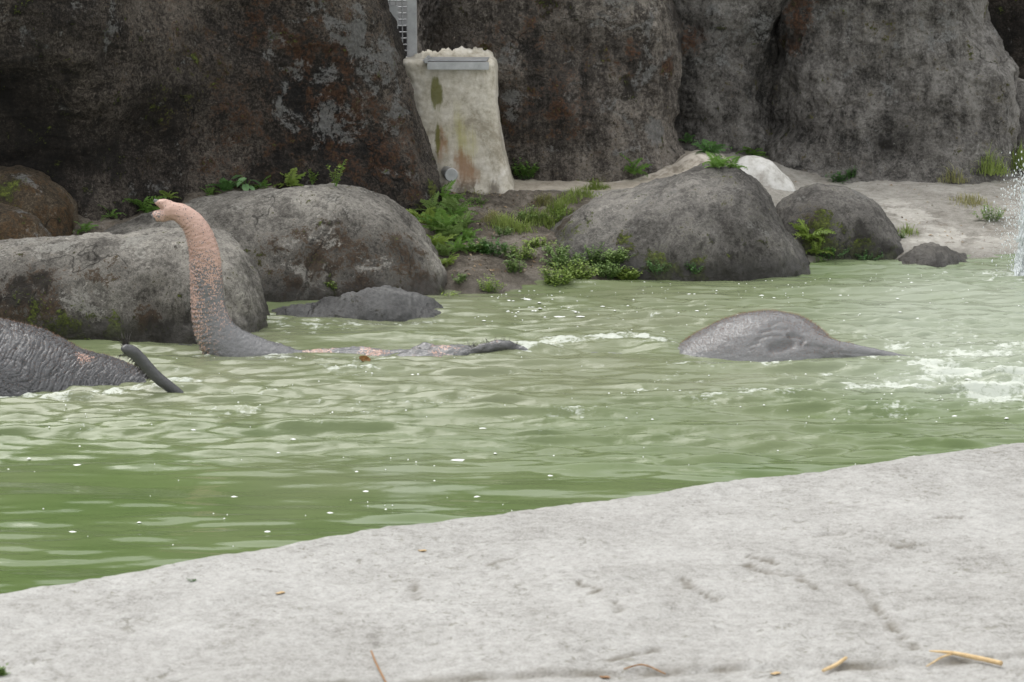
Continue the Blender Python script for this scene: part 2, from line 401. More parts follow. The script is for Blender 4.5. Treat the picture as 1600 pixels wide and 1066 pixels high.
sm = t.step(t.math('ADD', t.attr('soil'), t.math('MULTIPLY', t.math('SUBTRACT', n2, 0.5), 0.8)), 0.35, 0.65)
pm = t.step(t.math('ADD', t.attr('path'), t.math('MULTIPLY', t.math('SUBTRACT', n2, 0.5), 0.6)), 0.4, 0.6)
c = t.mix(sm, conc, soilc); c = t.mix(pm, c, pathc)
wm = t.step(t.math('ADD', t.attr('white'), t.math('MULTIPLY', t.math('SUBTRACT', t.noise(4, 6, 0.7, 0.8), 0.5), 2.6)), 0.45, 0.8)
c = t.mix(wm, c, t.ramp(n2, [(0.3, (0.32, 0.30, 0.26)), (0.6, (0.50, 0.48, 0.44))]))
lit = t.step(t.math('ADD', t.math('MULTIPLY', t.noise(6, 6, 0.7), 0.6), t.math('MULTIPLY', n3, 0.4)), 0.56, 0.62)
c = t.mix(t.math('MULTIPLY', lit, 0.55), c, (0.12, 0.085, 0.05))
wet = t.math('SUBTRACT', 1.0, t.step(t.math('ADD', t.zpos(), t.math('MULTIPLY', n1, 0.08)), 0.05, 0.14))
c = t.mix(t.math('MULTIPLY', wet, 0.45), c, (0.07, 0.06, 0.045))
t.out(c, t.math('SUBTRACT', 0.92, t.math('MULTIPLY', wet, 0.45)), t.bump(t.math('ADD', n2, t.math('MULTIPLY', n3, 0.6)), 0.8, 0.02), 0.3)
bank = mesh_obj('terrain', V, grid_faces(len(ys), len(xs)), t.m); tag(bank, kind='structure')
attr(bank, 'soil', soil); attr(bank, 'path', path)
wv = np.zeros(len(V))
for px, py, Y, r in ((1420, 340, 19.9, 0.28), (1470, 370, 19.3, 0.3), (1400, 315, 20.3, 0.2), (1560, 385, 19.1, 0.35)):
    c0 = P(px, py, Y); wv = np.maximum(wv, np.exp(-(((V[:, 0]-c0[0])**2+(V[:, 1]-c0[1])**2)/r**2)))
attr(bank, 'white', wv)

# ------------------------------------------------------------------ rock faces behind
def left_shape(x, z):
    # leans out towards the lower left, overhanging its foot; belly towards the right
    return -0.75*sstep(-x, 2.05, 3.25)*(1+0.45*sstep(z, 0.8, 1.7)) - 0.12*np.exp(-((x+2.0)/0.9)**2-((z-0.9)/0.7)**2)
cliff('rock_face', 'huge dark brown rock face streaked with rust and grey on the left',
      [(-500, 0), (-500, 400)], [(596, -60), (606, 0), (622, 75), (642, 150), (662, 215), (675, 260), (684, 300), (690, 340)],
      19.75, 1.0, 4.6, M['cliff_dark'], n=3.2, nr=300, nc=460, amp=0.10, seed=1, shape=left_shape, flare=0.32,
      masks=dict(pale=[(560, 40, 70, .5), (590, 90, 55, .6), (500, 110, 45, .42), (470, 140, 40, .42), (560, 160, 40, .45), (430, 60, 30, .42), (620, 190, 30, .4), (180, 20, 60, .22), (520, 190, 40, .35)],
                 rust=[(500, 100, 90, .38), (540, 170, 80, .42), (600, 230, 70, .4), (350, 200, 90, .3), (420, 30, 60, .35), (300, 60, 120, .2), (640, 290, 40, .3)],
                 stain=[(60, 150, 130, .42), (200, 180, 90, .3), (90, 60, 80, .3), (330, 215, 40, .3), (100, 250, 120, .5)], moss=[(676, 295, 14, .6), (682, 315, 12, .7), (290, 140, 60, .22), (655, 325, 10, .5)]))  # lower-left stain blobs: algae, plus painted shade of the overhung hollow
cliff('rock_face', 'brown speckled rock face behind the cream concrete block',
      [(652, -60), (652, 320)], [(1046, -40), (1052, 0), (1066, 50), (1069, 85), (1062, 140), (1057, 190), (1064, 220), (1078, 244), (1092, 262)],
      21.35, 0.85, 4.6, M['cliff_brown'], n=3.2, nr=260, nc=330, amp=0.11, seed=2, flare=0.12, fine=1.3,
      masks=dict(pale=[(790, 100, 20, .6), (795, 155, 20, .55), (900, 140, 30, .45), (930, 160, 40, .45), (1010, 100, 40, .42), (1000, 30, 50, .45), (1030, 200, 35, .4), (980, 10, 60, .45), (1045, 120, 20, .45), (960, 230, 50, .3)],
                 rust=[(880, 170, 60, .3), (985, 90, 25, .42), (1045, 100, 18, .45), (780, 200, 60, .25), (820, 60, 90, .2)], stain=[(690, 40, 50, .45), (985, 140, 22, .5), (900, 20, 50, .3), (1050, 225, 20, .3)]))
cliff('rock_face', 'narrow recessed rock face in the shaded gap between two taller rocks',
      [(990, 0), (990, 300)], [(1240, -40), (1236, 0), (1230, 60), (1222, 150), (1222, 270)],
      22.5, 0.8, 4.6, M['cliff_grey'], n=2.4, nr=220, nc=200, amp=0.16, seed=3, flare=0.1, fine=1.6,
      masks=dict(pale=[(1150, 70, 45, .45), (1130, 20, 40, .4), (1180, 40, 25, .45)], stain=[(1075, 120, 30, .4), (1080, 190, 40, .4), (1095, 40, 25, .4)], rust=[(1080, 60, 25, .4)]))
cliff('rock_face', 'broad smooth grey rock face on the right with dark seep stain',
      [(1206, -40), (1208, 0), (1200, 60), (1194, 130), (1192, 200), (1180, 250), (1170, 290)],
      [(1520, -40), (1538, 0), (1556, 40), (1572, 85), (1580, 130), (1585, 180), (1590, 220), (1610, 270)],
      22.35, 0.95, 4.6, M['cliff_grey'], n=2.7, nr=260, nc=330, amp=0.15, seed=4, flare=0.35, fine=1.4,
      masks=dict(pale=[(1260, 50, 40, .4), (1300, 80, 30, .35), (1215, 155, 15, .5), (1390, 140, 20, .45), (1480, 30, 70, .32)], stain=[(1385, 225, 24, .7), (1410, 215, 16, .65), (1395, 175, 16, .5), (1240, 60, 22, .5), (1225, 90, 18, .45), (1250, 200, 30, .35), (1215, 190, 25, .4)],
                 rust=[(1245, 25, 30, .55), (1235, 70, 20, .5)]))
cliff('rock_face', 'dark rock face at the far right edge behind the broad grey one',
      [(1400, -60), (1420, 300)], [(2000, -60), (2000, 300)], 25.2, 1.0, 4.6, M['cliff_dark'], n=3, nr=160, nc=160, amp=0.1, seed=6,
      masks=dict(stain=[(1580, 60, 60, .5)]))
boulder('boulder', 'small grey rounded rock at the right edge beside the broad rock face',
        [(1560, 290), (1566, 200), (1574, 140), (1586, 122), (1605, 128), (1630, 170), (1650, 290)], 22.9, 0.1, 0.5, M['cliff_grey'], seed=11, group='rocks at the foot of the rock faces', nu=90, nv=70)

# ------------------------------------------------------------------ boulders by the pool
boulder('boulder', 'large pale grey boulder behind the raised trunk with brown lichen stains',
        [(120, 420), (150, 372), (200, 342), (270, 320), (340, 304), (410, 295), (480, 290), (550, 292), (600, 306), (640, 338), (668, 372), (688, 405), (700, 440), (706, 475), (708, 500)],
        17.7, -0.25, 0.85, M['boulder_pale'], seed=21, amp=0.035, nu=330, nv=200, p=2.4,
        masks=dict(pale=[(350, 320, 70, .25), (520, 310, 60, .22), (480, 420, 40, .4)], rust=[(520, 390, 45, .55), (560, 410, 45, .5), (640, 400, 50, .5), (660, 440, 40, .55), (470, 370, 22, .42), (480, 440, 50, .55), (560, 440, 40, .6), (430, 380, 20, .35)],
                   stain=[(560, 360, 40, .25), (500, 445, 30, .3)], moss=[(693, 455, 12, .6), (520, 446, 8, .5)]))
boulder('boulder', 'long low pale boulder at the left behind the speckled elephant trunk',
        [(-260, 470), (-200, 420), (-100, 392), (0, 380), (80, 368), (160, 362), (240, 360), (310, 362), (350, 372), (380, 396), (398, 425), (408, 460), (414, 500), (419, 540), (421, 575)],
        16.0, -0.2, 0.6, M['boulder_pale'], seed=22, amp=0.04, nu=330, nv=200, p=2.5, yshift=([-4.5, -3.2, -1.6], [-0.1, -0.05, 0.05]),
        masks=dict(rust=[(50, 440, 40, .6), (30, 470, 50, .7), (120, 420, 22, .42), (150, 440, 26, .4), (230, 500, 22, .6), (70, 480, 50, .6), (260, 400, 30, .15), (180, 425, 30, .3)],
                   stain=[(40, 455, 50, .6), (290, 500, 25, .5), (250, 530, 40, .45), (160, 535, 60, .55), (290, 450, 25, .3), (100, 500, 30, .5)], moss=[(180, 515, 24, .65), (120, 505, 35, .5), (60, 490, 30, .4), (90, 515, 26, .6)],
                   pale=[(80, 385, 60, .3), (220, 375, 60, .25), (120, 470, 30, .4), (150, 490, 40, .35), (330, 470, 30, .3), (190, 460, 40, .25)]))
boulder('boulder', 'brown mossy round boulder at the left edge, the taller of two',
        [(-160, 370), (-120, 300), (-40, 268), (40, 264), (80, 282), (108, 310), (124, 340), (132, 375)], 17.75, 0.1, 0.5, M['boulder_mossy'], seed=23, nu=130, nv=100,
        masks=dict(rust=[(60, 290, 60, .4), (100, 340, 50, .5)], moss=[(5, 300, 22, .6), (20, 285, 16, .5)], pale=[(40, 285, 40, .35)], stain=[(110, 350, 20, .4)]), group='small mossy boulders at the left')
boulder('boulder', 'brown lichen covered boulder at the left edge, the lower of two',
        [(-160, 400), (-120, 345), (-50, 322), (20, 322), (50, 332), (72, 355), (84, 385), (88, 400)], 17.2, 0.1, 0.35, M['boulder_mossy'], seed=24, nu=110, nv=90,
        masks=dict(rust=[(30, 350, 50, .5)], pale=[(40, 335, 40, .3)]), group='small mossy boulders at the left')
boulder('wet_rock', 'low wet dark grey rock at the waterline below the large pale boulder',
        [(385, 540), (415, 490), (440, 478), (500, 470), (560, 455), (610, 448), (650, 459), (680, 476), (700, 492), (712, 515)],
        16.55, -0.25, 0.42, M['slab_wet'], seed=25, amp=0.035, nu=190, nv=110, fine=1.6, masks=dict(wet=[(480, 485, 40, .8), (620, 490, 60, .5), (560, 480, 50, .7), (440, 490, 40, .8)], stain=[(510, 470, 25, .6), (630, 485, 20, .5)]))
boulder('wet_rock', 'small wet rock tip breaking the water beside the trunk base',
        [(255, 560), (270, 545), (285, 537), (300, 540), (312, 552), (318, 566)], 15.3, -0.08, 0.12, M['slab_wet'], seed=26, amp=0.01, nu=60, nv=50, masks=dict(wet=[(285, 545, 40, .9)]))
boulder('boulder', 'largest grey boulder on the right, mossy where it meets the water',
        [(800, 470), (822, 425), (850, 375), (885, 340), (930, 312), (990, 290), (1050, 272), (1100, 263), (1135, 262), (1165, 272), (1195, 298), (1222, 335), (1244, 372), (1260, 405), (1270, 430), (1276, 455)],
        18.75, -0.25, 0.95, M['boulder_grey'], seed=27, amp=0.04, nu=330, nv=200, p=2.3,
        masks=dict(moss=[(1030, 415, 26, .7), (1088, 418, 20, .6), (890, 360, 26, .45), (860, 390, 30, .5), (980, 375, 16, .5), (930, 420, 30, .5), (1060, 425, 12, .5)], pale=[(1040, 290, 50, .25), (1120, 330, 60, .2), (960, 320, 40, .25)],
                   stain=[(1150, 415, 60, .4), (1230, 400, 30, .3), (1000, 430, 50, .4)], rust=[(880, 350, 30, .5), (975, 378, 18, .5), (840, 400, 30, .5)]))
boulder('boulder', 'smaller dark grey boulder right of the largest one with thick moss at its foot',
        [(1196, 430), (1206, 350), (1218, 316), (1245, 297), (1285, 288), (1325, 292), (1362, 310), (1390, 340), (1408, 370), (1420, 398), (1426, 430)],
        19.3, -0.2, 0.62, M['boulder_grey'], seed=28, amp=0.03, nu=210, nv=140,
        masks=dict(moss=[(1285, 392, 32, .85), (1320, 405, 30, .8), (1360, 405, 30, .75), (1290, 350, 22, .55), (1395, 400, 18, .6), (1265, 405, 20, .8)], stain=[(1350, 370, 30, .6), (1320, 360, 22, .5), (1350, 330, 30, .3)], rust=[(1280, 345, 24, .5), (1290, 360, 20, .5)]))
boulder('boulder', 'low flat cracked rock slab at the waterline beside the smaller dark boulder',
        [(1390, 432), (1402, 402), (1425, 390), (1450, 382), (1480, 384), (1505, 397), (1525, 412), (1535, 432)], 18.8, -0.12, 0.4, M['boulder_pale'], seed=29, amp=0.03, nu=100, nv=70, fine=1.5)
wm = NT('white_cement'); wf = wm.noise(9, 7, 0.65); wm.out(wm.ramp(wf, [(0.36, (0.32, 0.30, 0.27)), (0.5, (0.52, 0.51, 0.48)), (0.62, (0.62, 0.61, 0.59))]), 0.85, wm.bump(wm.noise(30, 5), 0.4, 0.01))
boulder('cement_mound', 'smooth white cement mound behind the largest grey boulder',
        [(1110, 330), (1135, 275), (1155, 250), (1178, 244), (1200, 250), (1222, 268), (1240, 288), (1252, 330)], 20.3, 0.15, 0.3, wm.m, seed=30, amp=0.015, nu=80, nv=60, fine=0.4, group='', cat='cement mound')
km = NT('tan_cement'); kf = km.noise(7, 8, 0.7); km.out(km.ramp(kf, [(0.38, (0.22, 0.19, 0.15)), (0.5, (0.44, 0.395, 0.335)), (0.64, (0.58, 0.53, 0.46))]), 0.9, km.bump(km.noise(40, 5), 0.6, 0.012))
boulder('kerb', 'low tan cement kerb along the foot of the brown rock face',
        [(770, 330), (785, 296), (830, 280), (880, 277), (940, 273), (1000, 266), (1045, 256), (1075, 238), (1100, 236), (1140, 248), (1165, 275), (1175, 330)], 20.62, 0.2, 0.5, km.m, seed=31, amp=0.02, nu=170, nv=60, dpow=0.2, group='', cat='kerb', fine=0.7)

# ------------------------------------------------------------------ concrete block with steel tray, mesh gate post
t = NT('block_plaster')
n1 = t.noise(3, 8, 0.65, 0.5); n2 = t.noise(22, 7, 0.7); st = t.noise(1, 6, 0.6, 0.5, t.mapping((11, 11, 1.0)))
c = t.ramp(t.math('ADD', t.math('MULTIPLY', n1, 0.6), t.math('MULTIPLY', n2, 0.4)), [(0.40, (0.30, 0.27, 0.21)), (0.5, (0.50, 0.465, 0.39)), (0.6, (0.64, 0.61, 0.55))])
def stainmix(c, an, col, lo=0.42, hi=0.7, k=0.8):
    m = t.math('ADD', t.attr(an), t.math('ADD', t.math('MULTIPLY', t.math('SUBTRACT', st, 0.5), 1.2), t.math('MULTIPLY', t.math('SUBTRACT', n2, 0.5), 0.6)))
    return t.mix(t.math('MULTIPLY', t.step(m, lo, hi), k), c, col)
c = stainmix(c, 'pale', (0.36, 0.33, 0.10), 0.4, 0.9, 0.7)     # yellow-green film
c = stainmix(c, 'rust', (0.25, 0.12, 0.045), 0.4, 0.75, 0.75)
c = stainmix(c, 'moss', (0.13, 0.13, 0.025), 0.4, 0.65, 0.85)
c = stainmix(c, 'stain', (0.12, 0.10, 0.075), 0.4, 0.7, 0.8)
t.out(c, 0.85, t.bump(t.math('ADD', n1, t.math('MULTIPLY', n2, 0.5)), 0.5, 0.02), 0.3)
M['plaster'] = t.m
blk = empty('concrete_block', P(715, 305, 20.2)); tag(blk, 'cream plastered concrete block with steel tray on top, streaked green and rust', 'concrete block')
inv = Matrix.Translation(-Vector(blk.location))
def reparent(o, root):
    o.parent = root; o.matrix_parent_inverse = Matrix.Translation(-Vector(root.location)); return o
def block_body():
    Lp = [(626, 92), (640, 150), (652, 220), (660, 290), (662, 330)]; Rp = [(772, 86), (776, 110), (779, 160), (784, 205), (791, 245), (800, 280), (812, 308), (820, 330)]
    Yc = 20.25
    L = np.array([P(a, b, Yc) for a, b in Lp]); Rr = np.array([P(a, b, Yc) for a, b in Rp])
    zt = P(700, 96, 19.95)[2]; nz, nt = 130, 240
    z = np.linspace(-0.1, zt, nz)
    xl = np.interp(z, L[::-1, 2], L[::-1, 0]); xr = np.interp(z, Rr[::-1, 2], Rr[::-1, 0])
    th = np.linspace(0, 2*math.pi, nt, endpoint=False); n = 7
    ce, se = np.cos(th), np.sin(th); ce = np.sign(ce)*np.abs(ce)**(2/n); se = np.sign(se)*np.abs(se)**(2/n)
    k = np.sqrt(np.clip((zt-z)/0.03, 0.0, 1))*0.035 - 0.035
    V = np.zeros((nz, nt, 3)); fl = 0.14*np.exp(-np.maximum(z-0.25, 0)/0.16)
    V[..., 0] = ((xl+xr)/2)[:, None]+((xr-xl)/2+k)[:, None]*ce[None]
    V[..., 1] = Yc-(0.34+fl+k)[:, None]*se[None]+0.10*((V[..., 0]-xl[:, None])/(xr-xl)[:, None]-0.5)*-1
    V[..., 2] = z[:, None]; V = V.reshape(-1, 3); q = grid_faces(nz, nt, True)
    V = np.vstack([V, V[-nt:].mean(0)]); j = np.arange(nt); kk = (nz-1)*nt
    return V, q, np.stack([np.full(nt, len(V)-1), kk+j, kk+(j+1) % nt], 1), zt
V, q, tr, ZT = block_body()
body = finish_mesh('block_body', V, q, tr, M['plaster'])
Vb = verts(body); Nb = normals(body); set_verts(body, Vb+Nb*(0.014*fbm(Vb, 2.5, 4, 0.5, 3)+0.004*fbm(Vb, 14, 3, 0.6, 4))[:, None])
put_masks(body, pale=[(712, 205, 22, .75, 3), (738, 235, 22, .6, 2), (700, 150, 12, .5, 3), (755, 210, 12, .4, 2)], moss=[(680, 145, 8, .95, 3.5), (684, 215, 5, .55, 6)],
          rust=[(722, 258, 20, .75, 1.6), (690, 225, 9, .6, 4), (738, 278, 22, .7), (752, 110, 4, .5, 4), (712, 285, 14, .5)], stain=[(690, 300, 18, .7), (735, 298, 24, .6), (770, 300, 24, .6), (770, 150, 6, .4), (690, 215, 8, .4), (755, 290, 20, .5)])
reparent(body, blk)
st_ = NT('galvanised_steel'); sf = st_.noise(14, 5, 0.6); st_.out(st_.ramp(sf, [(0.3, (0.30, 0.31, 0.32)), (0.7, (0.46, 0.47, 0.48))]), st_.ramp(sf, [(0.3, 0.35), (0.7, 0.55)]), Metallic=0.7)
M['steel'] = st_.m
def box_verts(c, s, rz=0.0):
    h = np.array(s)/2; v = np.array([(x, y, z) for x in (-1, 1) for y in (-1, 1) for z in (-1, 1)], float)*h
    cr, sr = math.cos(rz), math.sin(rz); v = np.stack([v[:, 0]*cr-v[:, 1]*sr, v[:, 0]*sr+v[:, 1]*cr, v[:, 2]], 1); return v+np.array(c)
BF = [(0, 1, 3, 2), (4, 6, 7, 5), (0, 4, 5, 1), (2, 3, 7, 6), (0, 2, 6, 4), (1, 5, 7, 3)]
def box(name, c, s, mat, parent=None, rz=0.0, bev=0.004):
    bm = bmesh.new(); vs_ = [bm.verts.new(v) for v in box_verts((0, 0, 0), s, rz)]
    for f in BF: bm.faces.new([vs_[i] for i in f])
    bmesh.ops.recalc_face_normals(bm, faces=bm.faces)
    if bev: bmesh.ops.bevel(bm, geom=bm.edges[:], offset=bev, segments=2, affect='EDGES')
    me = bpy.data.meshes.new(name); bm.to_mesh(me); bm.free(); me.materials.append(mat)
    o = bpy.data.objects.new(name, me); COL.objects.link(o); o.location = c
    if parent is not None:
        o.parent = parent; o.location = Vector(c)-parent.location
    return o
a, b = P(668, 108, 19.86), P(764, 97, 19.84)
rzb = math.atan2(b[1]-a[1], b[0]-a[0]); mid = (a+b)/2; ln = np.linalg.norm((b-a)[:2])
box('tray_front_rim', (mid[0], mid[1]-0.03, mid[2]), (ln, 0.03, 0.062), M['steel'], blk, rzb, 0.003)
box('tray_floor', (mid[0]-0.02, mid[1]+0.19, ZT+0.012), (ln*1.05, 0.36, 0.008), M['steel'], blk, rzb, 0.001)
box('tray_side_rim', (a[0]-0.005, mid[1]+0.16, ZT+0.012), (0.025, 0.34, 0.04), M['steel'], blk, rzb, 0.003)
# rough plaster lip behind the tray
lipu = spline([(640, 92), (655, 84), (680, 82), (720, 78), (760, 80), (772, 92), (776, 110)], 120)
V = []
for i, (px, py) in enumerate(lipu):
    c0 = P(px, py, 20.42); jag = 0.010*math.sin(i*0.33)+0.007*math.sin(i*0.81+1)+random.uniform(-.006, .006)
    for dy, dz in ((-0.12, -0.22), (-0.10, -0.035), (-0.05, 0.0+jag*0.4), (0.05, 0.012+jag), (0.16, 0.0+jag), (0.18, -0.22)): V.append(c0+np.array((0, dy, dz)))
lip = mesh_obj('plaster_lip', V, grid_faces(120, 6), M['plaster']); reparent(lip, blk)
for an in ('pale', 'rust', 'moss', 'stain'): attr(lip, an, np.zeros(len(V)))
# pipe with cap
def cyl(name, p0, p1, r0, r1, mat, parent=None, seg=28, bev=0.0):
    p0, p1 = Vector(p0), Vector(p1); ax = (p1-p0); Lh = ax.length; qt = ax.to_track_quat('Z', 'Y')
    prof = [(0, 0), (r0, 0), (r1, Lh-bev), (r1-bev, Lh), (0, Lh)] if bev else [(0, 0), (r0, 0), (r1, Lh), (0, Lh)]
    V = []; n = len(prof)
    for k in range(seg):
        an = 2*math.pi*k/seg
        for r, z in prof: V.append(p0+qt @ Vector((r*math.cos(an), r*math.sin(an), z)))
    Fc = []
    for k in range(seg):
        k2 = (k+1) % seg
        for i in range(n-1): Fc.append((k*n+i, k2*n+i, k2*n+i+1, k*n+i+1))
    o = mesh_obj_ngon(name, V, Fc, mat, None, False)
    bm = bmesh.new(); bm.from_mesh(o.data); bmesh.ops.remove_doubles(bm, verts=bm.verts, dist=1e-5); bmesh.ops.recalc_face_normals(bm, faces=bm.faces); bm.to_mesh(o.data); bm.free()
    if parent is not None: reparent(o, parent)
    return o
pc = P(703, 272, 19.75)
pipe = cyl('drain_pipe', pc+np.array((-0.03, 0.16, 0.0)), pc+np.array((0, -0.03, 0)), 0.047, 0.047, M['steel'], blk)
cap = cyl('pipe_cap', pc+np.array((0.002, -0.02, 0)), pc+np.array((0.014, -0.075, 0)), 0.056, 0.056, M['steel'], None, bev=0.006)
cap.parent = pipe; cap.matrix_parent_inverse = pipe.matrix_parent_inverse.copy() if False else Matrix.Translation(-Vector(blk.location))
cap.matrix_parent_inverse = Matrix.Identity(4)

# pale building wall glimpsed through the mesh
pw = NT('pale_wall'); pw.out(pw.ramp(pw.noise(3, 5), [(0.3, (0.62, 0.64, 0.66)), (0.7, (0.75, 0.77, 0.78))]), 0.7)
dw = NT('dark_behind_mesh'); dw.out((0.05, 0.05, 0.055), 0.7)
bw = empty('back_wall', P(630, 100, 23.4)); tag(bw, 'pale wall with darkness below it glimpsed through the wire mesh gate', 'wall')
box('wall_panel', P(630, -20, 23.4)+np.array((0, 0, 0.55)), (1.2, 0.1, 2.1), pw.m, bw)
box('dark_panel', P(630, 90, 23.33), (1.2, 0.12, 0.62), dw.m, bw)  # dark box put in for the darkness behind the lower mesh
# gate: post, wires, latch plate
gt = empty('mesh_gate', P(640, 95, 20.45)); tag(gt, 'galvanised steel post and woven wire mesh gate above the concrete block', 'gate')
p0 = P(644, 95, 20.45)
box('post', p0+np.array((0.0, 0, 1.1)), (0.085, 0.07, 2.3), M['steel'], gt, 0, 0.006)
wire_v = cyl('wire', (0, 0, 0), (0, 0, 1.9), 0.0055, 0.0055, M['steel'], None, 8); wire_h = cyl('wire', (0, 0, 0), (0.6, 0, 0), 0.0055, 0.0055, M['steel'], None, 8)
x0 = p0[0]-0.055; first = True
for k in range(11):
    wv_ = wire_v if k == 0 else wire_v.copy()
    if k: COL.objects.link(wv_)
    wv_.parent = gt; wv_.location = Vector((x0-0.025-k*0.05, 20.45+(0.004 if k % 2 else -0.004), p0[2]-0.05))-gt.location
for k in range(34):
    wh_ = wire_h if k == 0 else wire_h.copy()
    if k: COL.objects.link(wh_)
    wh_.parent = gt; wh_.location = Vector((x0-0.58, 20.45+(0.004 if k % 2 == 0 else -0.004), p0[2]-0.02+k*0.052))-gt.location
box('latch_plate', P(615, 27, 20.4), (0.075, 0.012, 0.20), M['steel'], gt, 0, 0.004)

# ------------------------------------------------------------------ near bank (pale concrete)
edge = np.array([G(px, py, 0.62) for px, py in ((-500, 990), (-200, 950), (0, 916), (120, 897), (250, 875), (400, 848), (500, 831), (620, 813), (740, 794), (850, 778), (930, 769), (1020, 760), (1100, 745), (1200, 732), (1300, 721), (1400, 707), (1500, 694), (1600, 683), (1800, 662), (2200, 630))])
xs = np.linspace(-3.6, 4.2, 480)
ye = np.interp(xs, edge[:, 0], edge[:, 1])
ss = np.concatenate([np.linspace(-0.55, -0.02, 26), np.linspace(0.0, 3.4, 230), np.linspace(3.5, 8, 12)])
X = np.broadcast_to(xs[None], (len(ss), len(xs))); S = np.broadcast_to(ss[:, None], X.shape)
Yb = ye[None]-S
rr = 0.13
Zb = 0.62-np.where(S < rr, 0.0, 0.0)
q = np.clip((rr-S)/rr, 0, None)
Zb = 0.62 - 0.05*np.clip(q, 0, 1)**2 - np.where(S < 0, 2.6*(-S)+3*S*S*0, 0)
V = np.stack([X, Yb, Zb], -1).reshape(-1, 3)
crv = np.array([G(px, py, 0.6) for px, py in ((-300, 1130), (300, 1090), (800, 1062), (1000, 1058), (1200, 1052), (1400, 1043), (1600, 1034), (1900, 1020))])
yc = np.interp(V[:, 0], crv[:, 0], crv[:, 1])+0.02*fbm(V*np.array((1, 0, 0)), 4, 3, 0.5, 8)
dcr = V[:, 1]-yc
V[:, 2] += 0.016*fbm(V, 1.6, 4, 0.5, 12)+0.005*fbm(V, 9, 4, 0.6, 13)+0.0022*fbm(V, 45, 2, 0.6, 14)
V[:, 2] -= 0.010*np.exp(-(dcr/0.014)**2)+0.006*(dcr < 0)
t = NT('near_bank_concrete')
n1 = t.noise(3.2, 6, 0.65, 0.3); n2 = t.noise(24, 5, 0.78); n3 = t.noise(110, 2, 0.7)
S = lambda n, k: t.math('MULTIPLY', t.math('SUBTRACT', n, 0.5), k)
f = t.math('ADD', t.math('ADD', 0.5, t.math('ADD', S(n1, 0.4), S(t.noise(0.8, 3, 0.6), 0.35))), t.math('ADD', S(n2, 0.75), S(n3, 0.55)))
c = t.ramp(f, [(0.26, (0.17, 0.162, 0.148)), (0.42, (0.29, 0.283, 0.268)), (0.56, (0.355, 0.349, 0.334)), (0.72, (0.43, 0.424, 0.408))])
pit = t.math('MULTIPLY', t.step(t.noise(30, 4, 0.75, 0.8), 0.56, 0.66), t.step(t.noise(2.6, 4, 0.6), 0.42, 0.58))
c = t.mix(t.math('MULTIPLY', pit, 0.65), c, (0.19, 0.18, 0.14))
ck = t.n('ShaderNodeTexVoronoi'); ck.feature = 'DISTANCE_TO_EDGE'; ck.inputs['Scale'].default_value = 2.6
dv = t.n('ShaderNodeVectorMath'); dv.operation = 'ADD'; nz = t.n('ShaderNodeTexNoise'); nz.inputs['Scale'].default_value = 3.5; nz.inputs['Detail'].default_value = 8
t.put(nz.inputs['Vector'], t.obj); t.put(dv.inputs[0], t.obj); t.put(dv.inputs[1], nz.outputs['Color']); t.put(ck.inputs['Vector'], dv.outputs[0])
crack = t.math('MULTIPLY', t.math('SUBTRACT', 1.0, t.step(ck.outputs['Distance'], 0.0, 0.035)), t.step(t.noise(3.4, 4, 0.6), 0.60, 0.68))
c = t.mix(t.math('MULTIPLY', crack, 0.5), c, (0.13, 0.12, 0.085))
c = t.mix(t.math('MULTIPLY', t.attr('groove'), 0.75), c, (0.11, 0.095, 0.07))
h = t.math('SUBTRACT', t.math('ADD', n2, t.math('MULTIPLY', n3, 0.5)), t.math('ADD', t.math('MULTIPLY', pit, 0.6), t.math('MULTIPLY', crack, 0.9)))
t.out(c, 0.9, t.bump(h, 0.55, 0.012), 0.25)
cd = np.zeros(len(V))
for pts in ([(1170, 872), (1190, 876), (1215, 882)], [(1165, 885), (1190, 893), (1225, 900)], [(1065, 905), (1080, 918), (1095, 930), (1120, 938)], [(1285, 835), (1320, 832)], [(1370, 845), (1400, 855), (1440, 850)],
            [(955, 1030), (985, 1022), (1030, 1016)], [(1245, 900), (1270, 918)], [(770, 880), (790, 875)], [(1325, 905), (1352, 925), (1375, 950), (1400, 985), (1430, 1010)], [(900, 915), (935, 930)], [(1470, 810), (1500, 812)], [(640, 905), (655, 935)], [(960, 945), (970, 960)]):
    g = [G(a, b, 0.62) for a, b in pts]; dd = np.full(len(V), 9e9); wob_ = 0.02*fbm(V, 14, 3, 0.6, 19)
    for a, b in zip(g[:-1], g[1:]):
        e = b[:2]-a[:2]; tt = np.clip(((V[:, 0]-a[0])*e[0]+(V[:, 1]-a[1])*e[1])/(e**2).sum(), 0, 1)
        dd = np.minimum(dd, np.hypot(V[:, 0]-a[0]-tt*e[0]+wob_, V[:, 1]-a[1]-tt*e[1]+wob_*1.5))
    cd = np.maximum(cd, np.exp(-(dd/0.014)**2))
V[:, 2] -= 0.010*cd
nb = mesh_obj('pavement', V, grid_faces(len(ss), len(xs))[:, ::-1], t.m); tag(nb, kind='structure')
attr(nb, 'groove', np.clip(cd*1.2*(0.85+0.8*fbm(V, 9, 2, 0.6, 6))+np.exp(-(dcr/0.03)**2)*(0.5+0.9*fbm(V, 6, 3, 0.6, 4)), 0, 1))
NB = (xs, ye)

